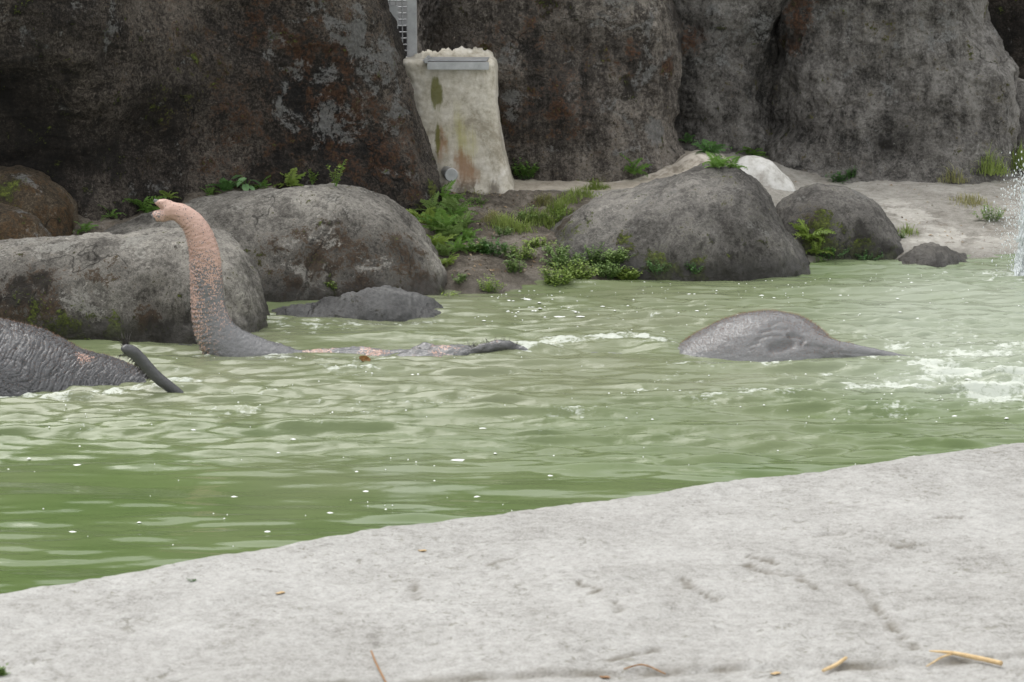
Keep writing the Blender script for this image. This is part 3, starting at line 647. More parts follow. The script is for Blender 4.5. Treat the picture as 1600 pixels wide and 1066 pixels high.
# ------------------------------------------------------------------ water
NF, LF = 1024, 14.0
def wave_field(lmin, lmax, power, seed, dirw=None, spread=1.0):
    r = np.random.default_rng(seed); k1 = np.fft.fftfreq(NF, LF/NF)*2*math.pi
    kx, ky = np.meshgrid(k1, k1); k = np.hypot(kx, ky); k[0, 0] = 1
    lam = 2*math.pi/k
    A = k**(-power)*np.exp(-(lmin/lam)**4)*np.exp(-(lam/lmax)**4); A[0, 0] = 0
    if dirw is not None:
        ang = np.arctan2(ky, kx)-dirw; A = A*(0.10+spread*np.cos(ang)**6)
    h = np.fft.ifft2(A*(r.normal(size=k.shape)+1j*r.normal(size=k.shape))).real
    gx = np.gradient(h, LF/NF, axis=1); return h/np.std(gx)            # unit rms slope
def samp(h, x, y):
    u = (x/LF % 1)*NF; v = (y/LF % 1)*NF; i = np.floor(u).astype(int); j = np.floor(v).astype(int); fu, fv = u-i, v-j
    i0, i1, j0, j1 = i % NF, (i+1) % NF, j % NF, (j+1) % NF
    return (h[j0, i0]*(1-fu)+h[j0, i1]*fu)*(1-fv)+(h[j1, i0]*(1-fu)+h[j1, i1]*fu)*fv
W_long = wave_field(0.30, 1.3, 2.2, 1, R(80), 2.5)
W_mid = wave_field(0.06, 0.42, 2.0, 2, R(88), 2.2)
W_chop = wave_field(0.045, 0.20, 1.9, 3, R(95), 0.8)
xs = np.concatenate([np.linspace(-9, -4.4, 60, endpoint=False), np.linspace(-4.4, 4.6, 600, endpoint=False), np.linspace(4.6, 9, 60)])
ys = np.concatenate([np.linspace(6.5, 8.2, 30, endpoint=False), np.linspace(8.2, 19.4, 540)])
X, Yw = np.meshgrid(xs, ys); x, y = X.ravel(), Yw.ravel()
def blob(px, py, rx, ry):
    g = G(px, py); return np.exp(-(((x-g[0])/rx)**2+((y-g[1])/ry)**2))
ones = np.ones_like(x)
mid_zone = sstep(y, 11.2, 12.8)                                     # rougher around the animals, calm near us
turb = np.clip(0.25+0.75*mid_zone*(1-sstep(y, 16.0, 17.5)), 0, 1)
jet = np.clip(blob(1560, 450, 1.0, 1.6)+blob(1500, 500, 1.0, 1.1)+0.9*blob(1600, 570, 0.9, 1.0)+0.9*blob(1500, 600, 0.8, 0.5), 0, 1.1)
slop_long = 0.020+0.012*mid_zone; slop_mid = 0.034+0.075*turb*mid_zone; slop_chop = 0.012+0.058*turb*mid_zone+0.11*jet
gust = np.clip(1.0+1.1*fbm(np.stack([x*0.5, y, 0*x], 1), 0.9, 3, 0.55, 71), 0.35, 1.5)      # rippled and calm patches
h = slop_long*samp(W_long, x*0.6, y)+gust*slop_mid*(0.75*samp(W_mid, x*0.5+3, y+1)+0.45*samp(W_mid, x*0.8+8, y*1.25+5))+gust*slop_chop*samp(W_chop, x*0.6, y)
P3 = np.stack([x, y, 0*x], 1)
def linedist(pts):
    """distance to a polyline of photo points on the water, and the offset towards the camera"""
    g = [G(*p) for p in pts]; best = np.full(len(x), 9e9); sgn = np.zeros(len(x))
    for a, b in zip(g[:-1], g[1:]):
        d = b[:2]-a[:2]; L2 = (d**2).sum(); tt = np.clip(((x-a[0])*d[0]+(y-a[1])*d[1])/L2, 0, 1)
        ex = x-(a[0]+tt*d[0]); ey = y-(a[1]+tt*d[1]); dd = ex*ex+ey*ey; mk = dd < best
        best = np.where(mk, dd, best); sgn = np.where(mk, ey, sgn)
    return np.sqrt(best), sgn
calm = np.clip(blob(620, 556, 0.75, 0.35)+blob(500, 556, 0.5, 0.3)+blob(770, 550, 0.4, 0.3)+blob(1200, 560, 0.7, 0.3)+blob(330, 558, 0.2, 0.25), 0, 1)
h *= 1-0.3*calm
foam = np.zeros_like(x)
fn1 = fbm(P3*np.array((0.55, 1.0, 1)), 4.0, 5, 0.62, 31); fn2 = fbm(P3, 17, 4, 0.65, 33)
spine, _ = linedist([(800, 548), (880, 540), (960, 535), (1000, 536), (1040, 545)])
h += 0.045*np.exp(-(spine/0.16)**2)
foam += 0.6*np.exp(-(spine/0.10)**2)
for pts, wd, st in (([(430, 552), (470, 560), (520, 572), (570, 575)], 0.12, .5), ([(290, 560), (320, 556), (380, 560), (440, 562)], 0.08, .5),
                    ([(0, 622), (100, 620), (200, 614), (250, 606), (275, 598)], 0.10, .62), ([(240, 570), (270, 590), (300, 600)], 0.18, .35),
                    ([(420, 505), (470, 510), (520, 512)], 0.22, .5), ([(560, 506), (640, 506), (705, 498)], 0.08, .35),
                    ([(1050, 570), (1150, 575), (1300, 570), (1400, 560)], 0.07, .35), ([(1400, 555), (1460, 560), (1560, 545)], 0.3, .45),
                    ([(1000, 612), (1130, 622), (1250, 618), (1400, 605), (1520, 612), (1600, 605)], 0.14, .5), ([(1400, 640), (1500, 630), (1600, 632)], 0.16, .5),
                    ([(1480, 590), (1540, 600), (1600, 596)], 0.3, .42), ([(560, 640), (420, 650), (300, 640)], 0.2, .2), ([(600, 560), (690, 566), (760, 560)], 0.06, .3),
                    ([(1575, 432), (1600, 430)], 0.4, .6), ([(820, 490), (900, 485)], 0.5, .1)):
    d, _ = linedist(pts); foam += st*np.exp(-(d/wd)**2)
    if wd < 0.2: h += 0.012*np.exp(-(d/(wd*1.3))**2)
foam += 0.16*np.clip(jet, 0, 1)+0.17*turb*mid_zone
foam = np.clip(foam+0.42*fn1*(0.35+mid_zone*0.65)+0.20*fn2-0.10, 0, 1)*(0.25+0.75*mid_zone)
h += 0.008*np.clip(foam, 0, 1)*fn2
silt = 1-np.exp(-(blob(500, 560, 2.2, 2.4)+0.9*blob(950, 560, 1.8, 2.2)+0.8*blob(760, 480, 1.5, 1.4)+0.6*blob(150, 600, 1.3, 1.3)+0.5*blob(1150, 470, 1.2, 1.5)))
silt = np.clip(silt*1.15+0.3*fbm(P3, 0.9, 4, 0.5, 41), 0, 1)
aer = np.clip(jet*0.9+0.25*fbm(P3*np.array((0.6, 1, 1)), 2.5, 4, 0.6, 43)*jet, 0, 1)
t = NT('pool_water')
n1 = t.noise(1.3, 5, 0.6); n2 = t.noise(30, 5, 0.7)
green = t.ramp(n1, [(0.3, (0.088, 0.132, 0.045)), (0.7, (0.118, 0.162, 0.062))])
c = t.mix(t.attr('silt'), green, (0.178, 0.196, 0.118))
c = t.mix(t.math('MULTIPLY', t.attr('aer'), 0.75), c, (0.33, 0.36, 0.29))
fs = t.noise(26, 6, 0.75, 0.6, t.mapping((0.6, 0.8, 1)))
fo = t.step(t.math('ADD', t.attr('foam'), t.math('MULTIPLY', t.math('SUBTRACT', fs, 0.5), 2.2)), 0.52, 0.95)
c = t.mix(t.math('MULTIPLY', fo, 0.7), c, (0.62, 0.65, 0.60))
rg = t.math('ADD', 0.05, t.math('MULTIPLY', fo, 0.45))
wv_ = t.mapping((0.4, 1.0, 1))
bn = t.math('ADD', t.math('MULTIPLY', t.noise(20, 5, 0.65, 0.4, wv_), t.math('ADD', 0.35, t.math('MULTIPLY', t.attr('rough_water'), 1.3))), t.math('MULTIPLY', t.noise(60, 3, 0.6, 0.0, wv_), t.math('ADD', 0.08, t.math('MULTIPLY', t.attr('aer'), 0.9))))
t.out(c, rg, t.bump(bn, 0.22, 0.012), 0.5, IOR=1.333)
water = mesh_obj('water', np.stack([x, y, h], 1), grid_faces(len(ys), len(xs)), t.m); tag(water, kind='structure')
attr(water, 'rough_water', turb*mid_zone); attr(water, 'foam', foam); attr(water, 'silt', silt); attr(water, 'aer', aer)
WATER_H = (xs, ys, h.reshape(len(ys), len(xs)))
def water_z(px, py):
    g = G(px, py); i = np.searchsorted(xs, g[0]); j = np.searchsorted(ys, g[1]); return g[0], g[1], WATER_H[2][min(j, len(ys)-1), min(i, len(xs)-1)]

# floating froth bubbles: uncountable flecks
fm = NT('froth'); fm.out((0.78, 0.8, 0.77), 0.35)
bv, bf = [], []
def fleck(cx, cy, cz, a, b, ang):
    k = len(bv); n = 7
    bv.append((cx, cy, cz+0.003))
    for i in range(n):
        th = 2*math.pi*i/n; r = 1+0.3*random.uniform(-1, 1); u, v = a*math.cos(th)*r, b*math.sin(th)*r
        bv.append((cx+u*math.cos(ang)-v*math.sin(ang), cy+u*math.sin(ang)+v*math.cos(ang), cz-0.002))
    for i in range(n): bf.append((k, k+1+i, k+1+(i+1) % n))
def scatter(n, px0, px1, py0, py1, smin, smax):
    for _ in range(n):
        X_, Y_, Z_ = water_z(random.uniform(px0, px1), random.uniform(py0, py1)); s = smin*(smax/smin)**(random.random()**2.2)
        fleck(X_, Y_, Z_+0.002, s*random.uniform(1, 1.8), s*random.uniform(0.7, 1.2), random.uniform(-0.4, 0.4))
scatter(150, 740, 1250, 452, 520, 0.003, 0.014); scatter(50, 790, 910, 470, 500, 0.006, 0.028); scatter(100, 900, 1560, 425, 460, 0.002, 0.009)
scatter(110, 0, 1500, 640, 860, 0.002, 0.007); scatter(14, 0, 900, 660, 880, 0.010, 0.026); scatter(120, 0, 1500, 560, 660, 0.002, 0.008); scatter(80, 1300, 1600, 430, 660, 0.003, 0.012)
fl = mesh_obj('froth', bv, bf, fm.m); tag(fl, 'white froth flecks floating on the green pool water', 'froth', kind='stuff')

# ------------------------------------------------------------------ elephants
def tube_piece(V, Fc, pts, nseg=36, steps=60, squash=1.0):
    """Closed tapering tube through (x, y, z, r) rows, added to lists V, Fc."""
    c = spline(np.asarray(pts, float), steps); pos, rad = c[:, :3], c[:, 3]
    tg = np.gradient(pos, axis=0); tg /= np.linalg.norm(tg, axis=1)[:, None]
    ref = np.array((0, 1.0, 0)); k0 = len(V)
    for p_, t_, r_ in zip(pos, tg, rad):
        u = np.cross(t_, ref); u /= np.linalg.norm(u); v = np.cross(u, t_)
        for k in range(nseg):
            a = 2*math.pi*k/nseg; V.append(p_+r_*(math.cos(a)*u+squash*math.sin(a)*v))
    for i in range(steps-1):
        for k in range(nseg):
            k2 = (k+1) % nseg; Fc.append((k0+i*nseg+k, k0+i*nseg+k2, k0+(i+1)*nseg+k2, k0+(i+1)*nseg+k))
    Fc.append(tuple(k0+k for k in range(nseg))[::-1]); Fc.append(tuple(k0+(steps-1)*nseg+k for k in range(nseg)))
    return pos
def ball_piece(V, Fc, c, r, nu=20, nv=28):
    k0 = len(V); c = np.asarray(c, float); r = np.asarray(r, float)*np.ones(3)
    for i in range(1, nu):
        ph = math.pi*i/nu
        for k in range(nv):
            a = 2*math.pi*k/nv; V.append(c+r*np.array((math.sin(ph)*math.cos(a), math.sin(ph)*math.sin(a), math.cos(ph))))
    top = len(V); V.append(c+r*np.array((0, 0, 1))); bot = len(V); V.append(c-r*np.array((0, 0, 1)))
    for i in range(nu-2):
        for k in range(nv):
            k2 = (k+1) % nv; Fc.append((k0+i*nv+k, k0+(i+1)*nv+k, k0+(i+1)*nv+k2, k0+i*nv+k2))
    for k in range(nv):
        k2 = (k+1) % nv; Fc.append((top, k0+k, k0+k2)); kk = k0+(nu-2)*nv; Fc.append((bot, kk+k2, kk+k))
def body_mesh(name, V, Fc, mat, voxel, smooth, zcut):
    me = bpy.data.meshes.new(name); me.from_pydata([tuple(v) for v in V], [], Fc); me.update()
    bm = bmesh.new(); bm.from_mesh(me); bmesh.ops.recalc_face_normals(bm, faces=bm.faces); bm.to_mesh(me); bm.free()
    o = bpy.data.objects.new(name, me); COL.objects.link(o)
    m = o.modifiers.new('r', 'REMESH'); m.mode = 'VOXEL'; m.voxel_size = voxel; m.use_smooth_shade = True
    s = o.modifiers.new('s', 'SMOOTH'); s.factor = 0.5; s.iterations = smooth
    bpy.context.view_layer.update(); dg = bpy.context.evaluated_depsgraph_get()
    me2 = bpy.data.meshes.new_from_object(o.evaluated_get(dg)); o.modifiers.clear(); o.data = me2
    bm = bmesh.new(); bm.from_mesh(me2); bmesh.ops.delete(bm, geom=[v for v in bm.verts if v.co.z < zcut or v.co.x < -4.3], context='VERTS'); bm.to_mesh(me2); bm.free()
    me2.materials.clear(); me2.materials.append(mat); me2.polygons.foreach_set('use_smooth', np.ones(len(me2.polygons), bool)); me2.name = name
    return o
def near_line(V, pts, n=120):
    c = spline(np.asarray(pts, float), n); s = np.concatenate([[0], np.cumsum(np.linalg.norm(np.diff(c[:, :3], axis=0), axis=1))])
    best = np.full(len(V), 9e9); idx = np.zeros(len(V), int)
    for k in range(n):
        d = ((V-c[k, :3])**2).sum(1); mk = d < best; best[mk] = d[mk]; idx[mk] = k
    return np.sqrt(best), s[idx], c[idx]
def skin_mat(name, dark, light, wr=1.0, rough=0.34):
    t = NT(name)
    n1 = t.noise(4, 6, 0.6); n2 = t.noise(60, 4, 0.7)
    vd = t.voro(70, 'DISTANCE_TO_EDGE'); cell = t.step(vd, 0.0, 0.14)
    c = t.mix(t.math('ADD', t.math('MULTIPLY', n1, 0.6), t.math('MULTIPLY', n2, 0.4)), dark, light)
    c = t.mix(t.math('MULTIPLY', t.attr('crease'), 0.75), c, tuple(x*0.35 for x in dark))  # shade in folds and wrinkles painted into the skin colour
    pk = t.attr('pink')
    # dark freckles over bare pink skin: dots that merge as the pink fades
    dv = t.n('ShaderNodeVectorMath'); dv.operation = 'ADD'; nz = t.n('ShaderNodeTexNoise'); nz.inputs['Scale'].default_value = 40; t.put(nz.inputs['Vector'], t.obj)
    sc = t.n('ShaderNodeVectorMath'); sc.operation = 'SCALE'; t.put(sc.inputs[0], nz.outputs['Color']); sc.inputs['Scale'].default_value = 0.022
    t.put(dv.inputs[0], t.obj); t.put(dv.inputs[1], sc.outputs[0])
    v1 = t.voro(105, 'F1', dv.outputs[0])
    thr = t.math('ADD', t.math('MULTIPLY', t.math('SUBTRACT', 1.0, pk), 0.78), t.math('MULTIPLY', t.math('SUBTRACT', t.noise(22, 5, 0.7), 0.5), 1.3))
    dots = t.step(t.math('SUBTRACT', v1, thr), -0.02, 0.10)
    pinkc = t.mix(n1, (0.43, 0.26, 0.205), (0.61, 0.42, 0.35))
    v2 = t.n('ShaderNodeTexVoronoi'); t.put(v2.inputs['Vector'], dv.outputs[0]); v2.inputs['Scale'].default_value = 80
    sepc = t.n('ShaderNodeSeparateColor'); t.put(sepc.inputs[0], v2.outputs['Color'])
    few = t.math('MULTIPLY', t.math('SUBTRACT', 1.0, t.step(v2.outputs['Distance'], 0.20, 0.32)), t.step(sepc.outputs[0], 0.55, 0.6))
    pinkc = t.mix(t.math('MULTIPLY', t.attr('crease'), 0.7), pinkc, (0.26, 0.12, 0.07))  # painted shade between the trunk rings, on the pink
    pinkc = t.mix(t.math('MULTIPLY', few, 0.85), pinkc, tuple(x*0.6 for x in dark))
    c = t.mix(t.math('MULTIPLY', dots, t.step(pk, 0.02, 0.2)), c, pinkc)
    h = t.math('ADD', t.math('MULTIPLY', cell, 0.5*wr), t.math('MULTIPLY', n2, 0.18))
    return t.out(c, t.math('ADD', rough, t.math('MULTIPLY', pk, 0.12)), t.bump(h, 0.5, 0.006), 0.5)
M['skin'] = skin_mat('elephant_skin_grey', (0.11, 0.11, 0.113), (0.215, 0.215, 0.22), rough=0.22)
M['skin_dark'] = skin_mat('elephant_skin_dark', (0.045, 0.045, 0.048), (0.135, 0.135, 0.142), rough=0.23)
hairm = NT('elephant_hair'); hairm.out((0.018, 0.014, 0.012), 0.5)
redhair = NT('elephant_fuzz'); redhair.out((0.22, 0.11, 0.06), 0.6)
def hairs(name, roots, dirs, lens, r, mat, parent):
    V, Fc = [], []
    for p_, d, L in zip(roots, dirs, lens):
        p_ = Vector(p_); d = Vector(d).normalized(); u = d.orthogonal().normalized(); v = d.cross(u); k = len(V)
        bend = Vector((random.uniform(-.2, .2), random.uniform(-.2, .2), random.uniform(-.25, .05)))*L
        for a in range(3): V.append(p_+r*(math.cos(a*2.094)*u+math.sin(a*2.094)*v))
        for a in range(3): V.append(p_+d*L*0.55+bend*0.3+0.7*r*(math.cos(a*2.094)*u+math.sin(a*2.094)*v))
        V.append(p_+d*L+bend)
        for a in range(3):
            b = (a+1) % 3; Fc.append((k+a, k+b, k+3+b, k+3+a)); Fc.append((k+3+a, k+3+b, k+6))
    o = mesh_obj_ngon(name, V, Fc, mat, None, True); o['kind'] = 'stuff'
    if parent is not None: reparent(o, parent)
    return o

# --- elephant with the raised trunk
YE = 15.12
def pr(px, py, rp, Y=YE): p_ = P(px, py, Y); return (*p_, rp/F*Y)
trunk = [pr(258, 330, 14.0), pr(272, 330, 14.5), pr(292, 340, 17.0), pr(309, 362, 20.5), pr(319, 395, 24.0), pr(322, 430, 25.5), pr(324, 465, 26.5), pr(329, 498, 29.5), pr(343, 530, 35), pr(374, 558, 42), pr(428, 580, 44), pr(490, 602, 50)]
V, Fc = [], []
tube_piece(V, Fc, trunk, 48, 110)
tube_piece(V, Fc, [pr(270, 324, 9), pr(257, 319, 8.5), pr(247, 316, 6.0), pr(239.5, 312.5, 3.2)], 20, 20)       # finger at the tip
tube_piece(V, Fc, [pr(266, 333, 11), pr(255, 337, 10.5), pr(247, 338, 9)], 24, 14)                             # lower lip of the tip
ball_piece(V, Fc, pr(246, 338, 0)[:3], 9.5/F*YE)
tube_piece(V, Fc, [pr(470, 600, 50), pr(560, 612, 62), pr(640, 622, 78), pr(740, 632, 88), pr(850, 640, 96), pr(1000, 650, 102), pr(1180, 655, 112), pr(1300, 655, 90)], 40, 120)
# brow with the eye, cheek, ear fold just breaking the surface
ball_piece(V, Fc, P(664, 552, 15.2), (0.10, 0.07, 0.06)); ball_piece(V, Fc, P(712, 554.5, 15.1), (0.22, 0.12, 0.06)); ball_piece(V, Fc, P(610, 565, 15.05), (0.24, 0.15, 0.055)); ball_piece(V, Fc, P(655, 561, 15.0), (0.18, 0.12, 0.06))
tube_piece(V, Fc, [pr(715, 560, 8, 15.05), pr(745, 550, 10, 15.05), pr(775, 543, 10, 15.05), pr(802, 542, 6, 15.05), pr(845, 556, 6, 15.05)], 20, 40)
tube_piece(V, Fc, [pr(430, 568, 18), pr(470, 563, 17), pr(520, 560, 17), pr(570, 561, 18), pr(620, 564, 16)], 20, 24)
# hindquarters humped above the water and the root of the tail
Vl, q, tr = loaf_mesh([(1000, 640), (1030, 572), (1052, 546), (1080, 526), (1120, 504), (1160, 490), (1200, 485), (1240, 490), (1272, 505), (1298, 527), (1318, 548), (1340, 580), (1360, 640)], 15.12, -0.30, 0.47, nu=90, nv=70, p=2.0, dpow=0.7)
k = len(V); V.extend(list(Vl)); Fc.extend([tuple(int(i)+k for i in f) for f in q]); Fc.extend([tuple(int(i)+k for i in f) for f in tr])
tube_piece(V, Fc, [pr(1250, 550, 36, 14.95), pr(1300, 556, 27, 14.93), pr(1340, 559, 20, 14.92), pr(1385, 561, 13, 14.92), pr(1440, 570, 10, 14.95)], 24, 40)
el = empty('elephant', G(700, 570)); tag(el, 'swimming elephant with pink speckled trunk raised and grey rump humped above the water', 'elephant', 'elephants bathing in the pool')
eb = body_mesh('body', V, Fc, M['skin'], 0.0078, 7, -0.16)
V = verts(eb); N = normals(eb)
d, al, cc = near_line(V, trunk)
ont = (al < 1.35) & (d < cc[:, 3]*1.5) & (V[:, 0] < P(480, 560, YE)[0])
tm = ont.astype(float)
wob = fbm(V, 9, 3, 0.5, 51)
ring = np.sin(al*2*math.pi/0.027+4.0*wob)
inner = sstep(-(V[:, 0]-cc[:, 0])/np.maximum(cc[:, 3], 1e-4), -0.2, 0.9)        # the underside of the curl is wrinkled most
amp = 0.0032*tm*(0.35+0.9*inner)*sstep(al, 0.06, 0.2)
dsp = amp*ring + 0.003*tm*fbm(V*np.array((1, 1, 2.2)), 26, 3, 0.6, 52)
body_part = 1-tm
# skin folds at the hump
e1, e2 = P(1246, 526, 14.75), P(1222, 540, 14.70)
hump = sstep(V[:, 0], P(1000, 560, 15)[0], P(1080, 560, 15)[0])
def groove(pts, Y, wdt, dep):
    dd = np.full(len(V), 9e9)
    q3 = spline(np.array([P(a, b, Y) for a, b in pts]), 40)
    for p_ in q3: dd = np.minimum(dd, (V[:, 0]-p_[0])**2+(V[:, 2]-p_[2])**2)
    return dep*np.exp(-dd/wdt**2)
gv = np.zeros(len(V))
for pts, wd_, dp in (([(1232, 524), (1245, 525), (1256, 531), (1252, 536)], 0.010, 0.016), ([(1205, 541), (1220, 538), (1236, 535)], 0.030, 0.026), ([(1205, 512), (1225, 507), (1240, 509), (1256, 516)], 0.008, 0.007),
                     ([(1190, 521), (1210, 516), (1232, 517)], 0.008, 0.007), ([(1180, 531), (1200, 525), (1222, 524)], 0.008, 0.006), ([(1258, 540), (1275, 541), (1290, 545)], 0.01, 0.008), ([(1165, 540), (1185, 534)], 0.008, 0.005),
                     ([(1300, 550), (1340, 553), (1380, 557)], 0.008, 0.006), ([(1310, 556), (1350, 560), (1390, 562)], 0.007, 0.006)):
    gv += groove(pts, 14.85, wd_, dp)*hump*(V[:, 1] < 15.2)
fine_w = fbm(V*np.array((0.8, 1, 1.8)), 30, 3, 0.6, 55)
dsp += body_part*(0.0016*fine_w*hump + 0.006*fbm(V, 6, 3, 0.5, 56)) - gv
dsp += body_part*(1-hump)*0.014*fbm(V*np.array((0.7, 1, 1)), 9, 4, 0.6, 57)
set_verts(eb, V+N*dsp[:, None])
pink = tm*(1-sstep(al+0.05*wob-0.06*(1-inner), 0.14, 0.74))
pink = np.maximum(pink, tm*0.36*(1-sstep(al, 0.7, 1.2))*(0.5+inner))
lipd = np.linalg.norm(V-np.array(pr(247, 339, 0)[:3]), axis=1); pink *= 1-0.95*np.exp(-(lipd/0.042)**2)
hd = ((V[:, 0] > P(470, 560, 15)[0]) & (V[:, 0] < P(780, 560, 15)[0]) & (~ont)).astype(float)
pink = np.maximum(pink, hd*np.clip(0.22+0.9*fbm(V, 5, 3, 0.5, 58), 0, 0.55)*(1-np.exp(-(((V[:, 0]-P(664, 545, 15.2)[0])/0.07)**2))))
earz = groove([(715, 560), (745, 551), (775, 544), (802, 542)], 15.05, 0.05, 1.0)*(~ont)
pink *= 1-np.clip(earz*1.4, 0, 1)
attr(eb, 'pink', np.clip(pink*0.9, 0, 1))
attr(eb, 'crease', np.clip(tm*np.clip(-ring, 0, 1)*0.4*(0.15+0.85*inner) + gv*10 + earz*0.9, 0, 1))  # painted shade of ring grooves and hump folds; ear rim darker
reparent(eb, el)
em = NT('eye_wet'); em.out((0.012, 0.009, 0.008), 0.08)
eye = mesh_obj_ngon('eye', *(lambda v, f: (v, f))(*(lambda: (lambda V_, F_: (ball_piece(V_, F_, P(655, 546, 15.125), (0.017, 0.013, 0.012)), (V_, F_))[1])([], []))()), em.m, None, True); reparent(eye, el)
# bristles along ear fold, reddish fuzz on the hump's skyline
dg = bpy.context.evaluated_depsgraph_get()
Vb = verts(eb); Nb = normals(eb)
sel = np.where((earz > 0.45) & (Nb[:, 2] > 0.3))[0]; sel = np.random.default_rng(1).choice(sel, min(150, len(sel)), replace=False)
hairs('ear_bristle', Vb[sel], Nb[sel]+rng.normal(0, .35, (len(sel), 3)), rng.uniform(0.02, 0.06, len(sel)), 0.0014, hairm.m, el)
sel = np.where((hump > 0.6) & (Nb[:, 2] > 0.25) & (Vb[:, 2] > 0.03) & (Vb[:, 0] < P(1330, 540, 15)[0]))[0]; sel = np.random.default_rng(2).choice(sel, min(5200, len(sel)), replace=False)
hairs('back_fuzz', Vb[sel], Nb[sel]+rng.normal(0, .4, (len(sel), 3)), rng.uniform(0.008, 0.022, len(sel)), 0.0006, redhair.m, el)

# --- elephant at the left edge
YL = 14.25
el2 = empty('elephant', G(40, 615)); tag(el2, 'dark wrinkled elephant back at the left edge with its tail raised beside it', 'elephant', 'elephants bathing in the pool')
V, Fc = [], []
prl = lambda px, py, rp, Y=YL: pr(px, py, rp, Y)
tube_piece(V, Fc, [prl(-620, 660, 140), prl(-450, 655, 162), prl(-250, 650, 172), prl(-100, 650, 169), prl(-20, 651, 162), prl(60, 652, 143), prl(120, 654, 115), prl(180, 656, 98), prl(235, 660, 74), prl(275, 668, 45), prl(300, 675, 22)], 56, 130)
tail = [prl(282, 618, 8.5, 13.88), prl(264, 604, 9, 13.86), prl(248, 592, 9.4, 13.84), prl(232, 576, 9.8, 13.82), prl(218, 560, 10, 13.80), prl(207, 550, 10, 13.78), prl(198, 546.5, 9.2, 13.77), prl(192.5, 550, 7, 13.76)]
tube_piece(V, Fc, tail, 28, 60)
eb2 = body_mesh('body', V, Fc, M['skin_dark'], 0.0062, 5, -0.14)
V = verts(eb2); N = normals(eb2)
d, al, cc = near_line(V, tail); ont2 = ((d < 0.055) & (V[:, 1] < 14.0)).astype(float)
# flowing wrinkles: run downwards on the flank, bend towards the tail, level out low at the left
px_ = (V[:, 0]-P(0, 560, 13.9)[0])*F/14.0; pz_ = (V[:, 2])*F/14.0
ang = R(75)-R(70)*sstep(-px_+120-pz_*0.9, 40, 190)*(1-sstep(pz_, 5, 55)) + R(-30)*sstep(px_, 60, 230)*(1-sstep(pz_, 10, 60))
wx = 0.035*fbm(V, 3.5, 3, 0.5, 61); wz = 0.035*fbm(V, 3.5, 3, 0.5, 62)
dx, dz = np.cos(ang), np.sin(ang)
acr = (V[:, 0]+wx)*dz-(V[:, 2]+wz)*dx; alg = (V[:, 0]+wx)*dx+(V[:, 2]+wz)*dz
Pw = np.stack([acr*38, alg*3.6, V[:, 1]*4], 1); Pc = np.stack([alg*30, acr*7, V[:, 1]*5], 1)
r1 = 1-np.abs(pn(Pw))*2.2; r2 = 1-np.abs(pn(Pw*1.9+7))*2.2
cre = np.clip(r1-0.55, 0, 1)*2.0+0.6*np.clip(r2-0.55, 0, 1)*2.0
cre += 0.45*np.clip(1-np.abs(pn(Pc))*2.4-0.5, 0, 1)*2
cre *= (1-ont2)
dsp = -0.0075*cre + 0.003*fbm(V, 28, 3, 0.6, 63)*(1-ont2) + 0.006*fbm(V, 5, 3, 0.5, 64)*(1-ont2)+ont2*0.0012*fbm(V, 40, 2, 0.6, 66)
set_verts(eb2, V+N*dsp[:, None])
sp = P(115, 568, 13.72); pd = np.sqrt((V[:, 0]-sp[0])**2+(V[:, 2]-sp[2])**2)
attr(eb2, 'pink', np.clip(0.95*np.exp(-(pd/0.05)**2), 0, 1)*(V[:, 1] < 14.2)); attr(eb2, 'crease', np.clip(cre*0.75+ont2*0.35, 0, 1))  # wrinkle shade painted in as colour; tail evenly darker
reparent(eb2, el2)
tp = np.array(prl(197, 543, 0, 13.82)[:3])
hairs('tail_tuft', [tp+rng.normal(0, .010, 3) for _ in range(46)], [(random.uniform(-.5, .5), random.uniform(-.5, .3), 1) for _ in range(46)], rng.uniform(0.06, 0.10, 46), 0.0018, hairm.m, el2)
t2 = spline(np.array(tail), 60)
rt, dr = [], []
for i in range(150):
    k = random.randint(26, 58); rt.append(t2[k, :3]+np.array((-0.02, -0.01, -0.022))+rng.normal(0, .004, 3)); dr.append((-0.7, random.uniform(-.3, .3), -0.8))
hairs('tail_bristle', rt, dr, rng.uniform(0.012, 0.035, 150), 0.0014, hairm.m, el2)
Vb = verts(eb2); Nb = normals(eb2)
sel = np.where((Nb[:, 2] > 0.45) & (Vb[:, 2] > 0.04) & (ont2 < .5) & (Vb[:, 0] > -3.4))[0]; sel = np.random.default_rng(5).choice(sel, min(3500, len(sel)), replace=False)
hairs('back_fuzz', Vb[sel], Nb[sel]+rng.normal(0, .4, (len(sel), 3)), rng.uniform(0.008, 0.02, len(sel)), 0.0006, redhair.m, el2)

# ------------------------------------------------------------------ water jet at the right edge
jm = NT('spray_water'); jm.out((0.82, 0.86, 0.88), 0.12, spec=0.6)
jb = G(1598, 428); wj = empty('water_jet', jb); tag(wj, 'white water jet splashing up at the right edge of the pool', 'water jet')
def drops(name, pts, rad, mat, parent, stretch=1.0):
    ico = bmesh.new(); bmesh.ops.create_cone(ico, cap_ends=True, segments=5, radius1=0.9, radius2=0.5, depth=1.6)
    bmesh.ops.triangulate(ico, faces=ico.faces); iv = np.array([v.co[:] for v in ico.verts]); fi = np.array([[v.index for v in f.verts] for f in ico.faces]); ico.free()
    n = len(pts); Vv = (iv[None]*np.asarray(rad)[:, None, None]*np.array((1, 1, stretch))+np.asarray(pts)[:, None]).reshape(-1, 3)
    ff = (fi[None]+(np.arange(n)*len(iv))[:, None, None]).reshape(-1, 3)
    o = mesh_obj(name, Vv, ff, mat); o['kind'] = 'stuff'; reparent(o, parent); return o
n = 15000; top = P(1600, 250, jb[1])[2]
rad_ = np.abs(rng.normal(0, 1, n)); sg = np.sign(rng.normal(0, 1, n)); hz = np.exp(-(rad_/1.25)**2)*rng.uniform(0.75, 1.08, n)
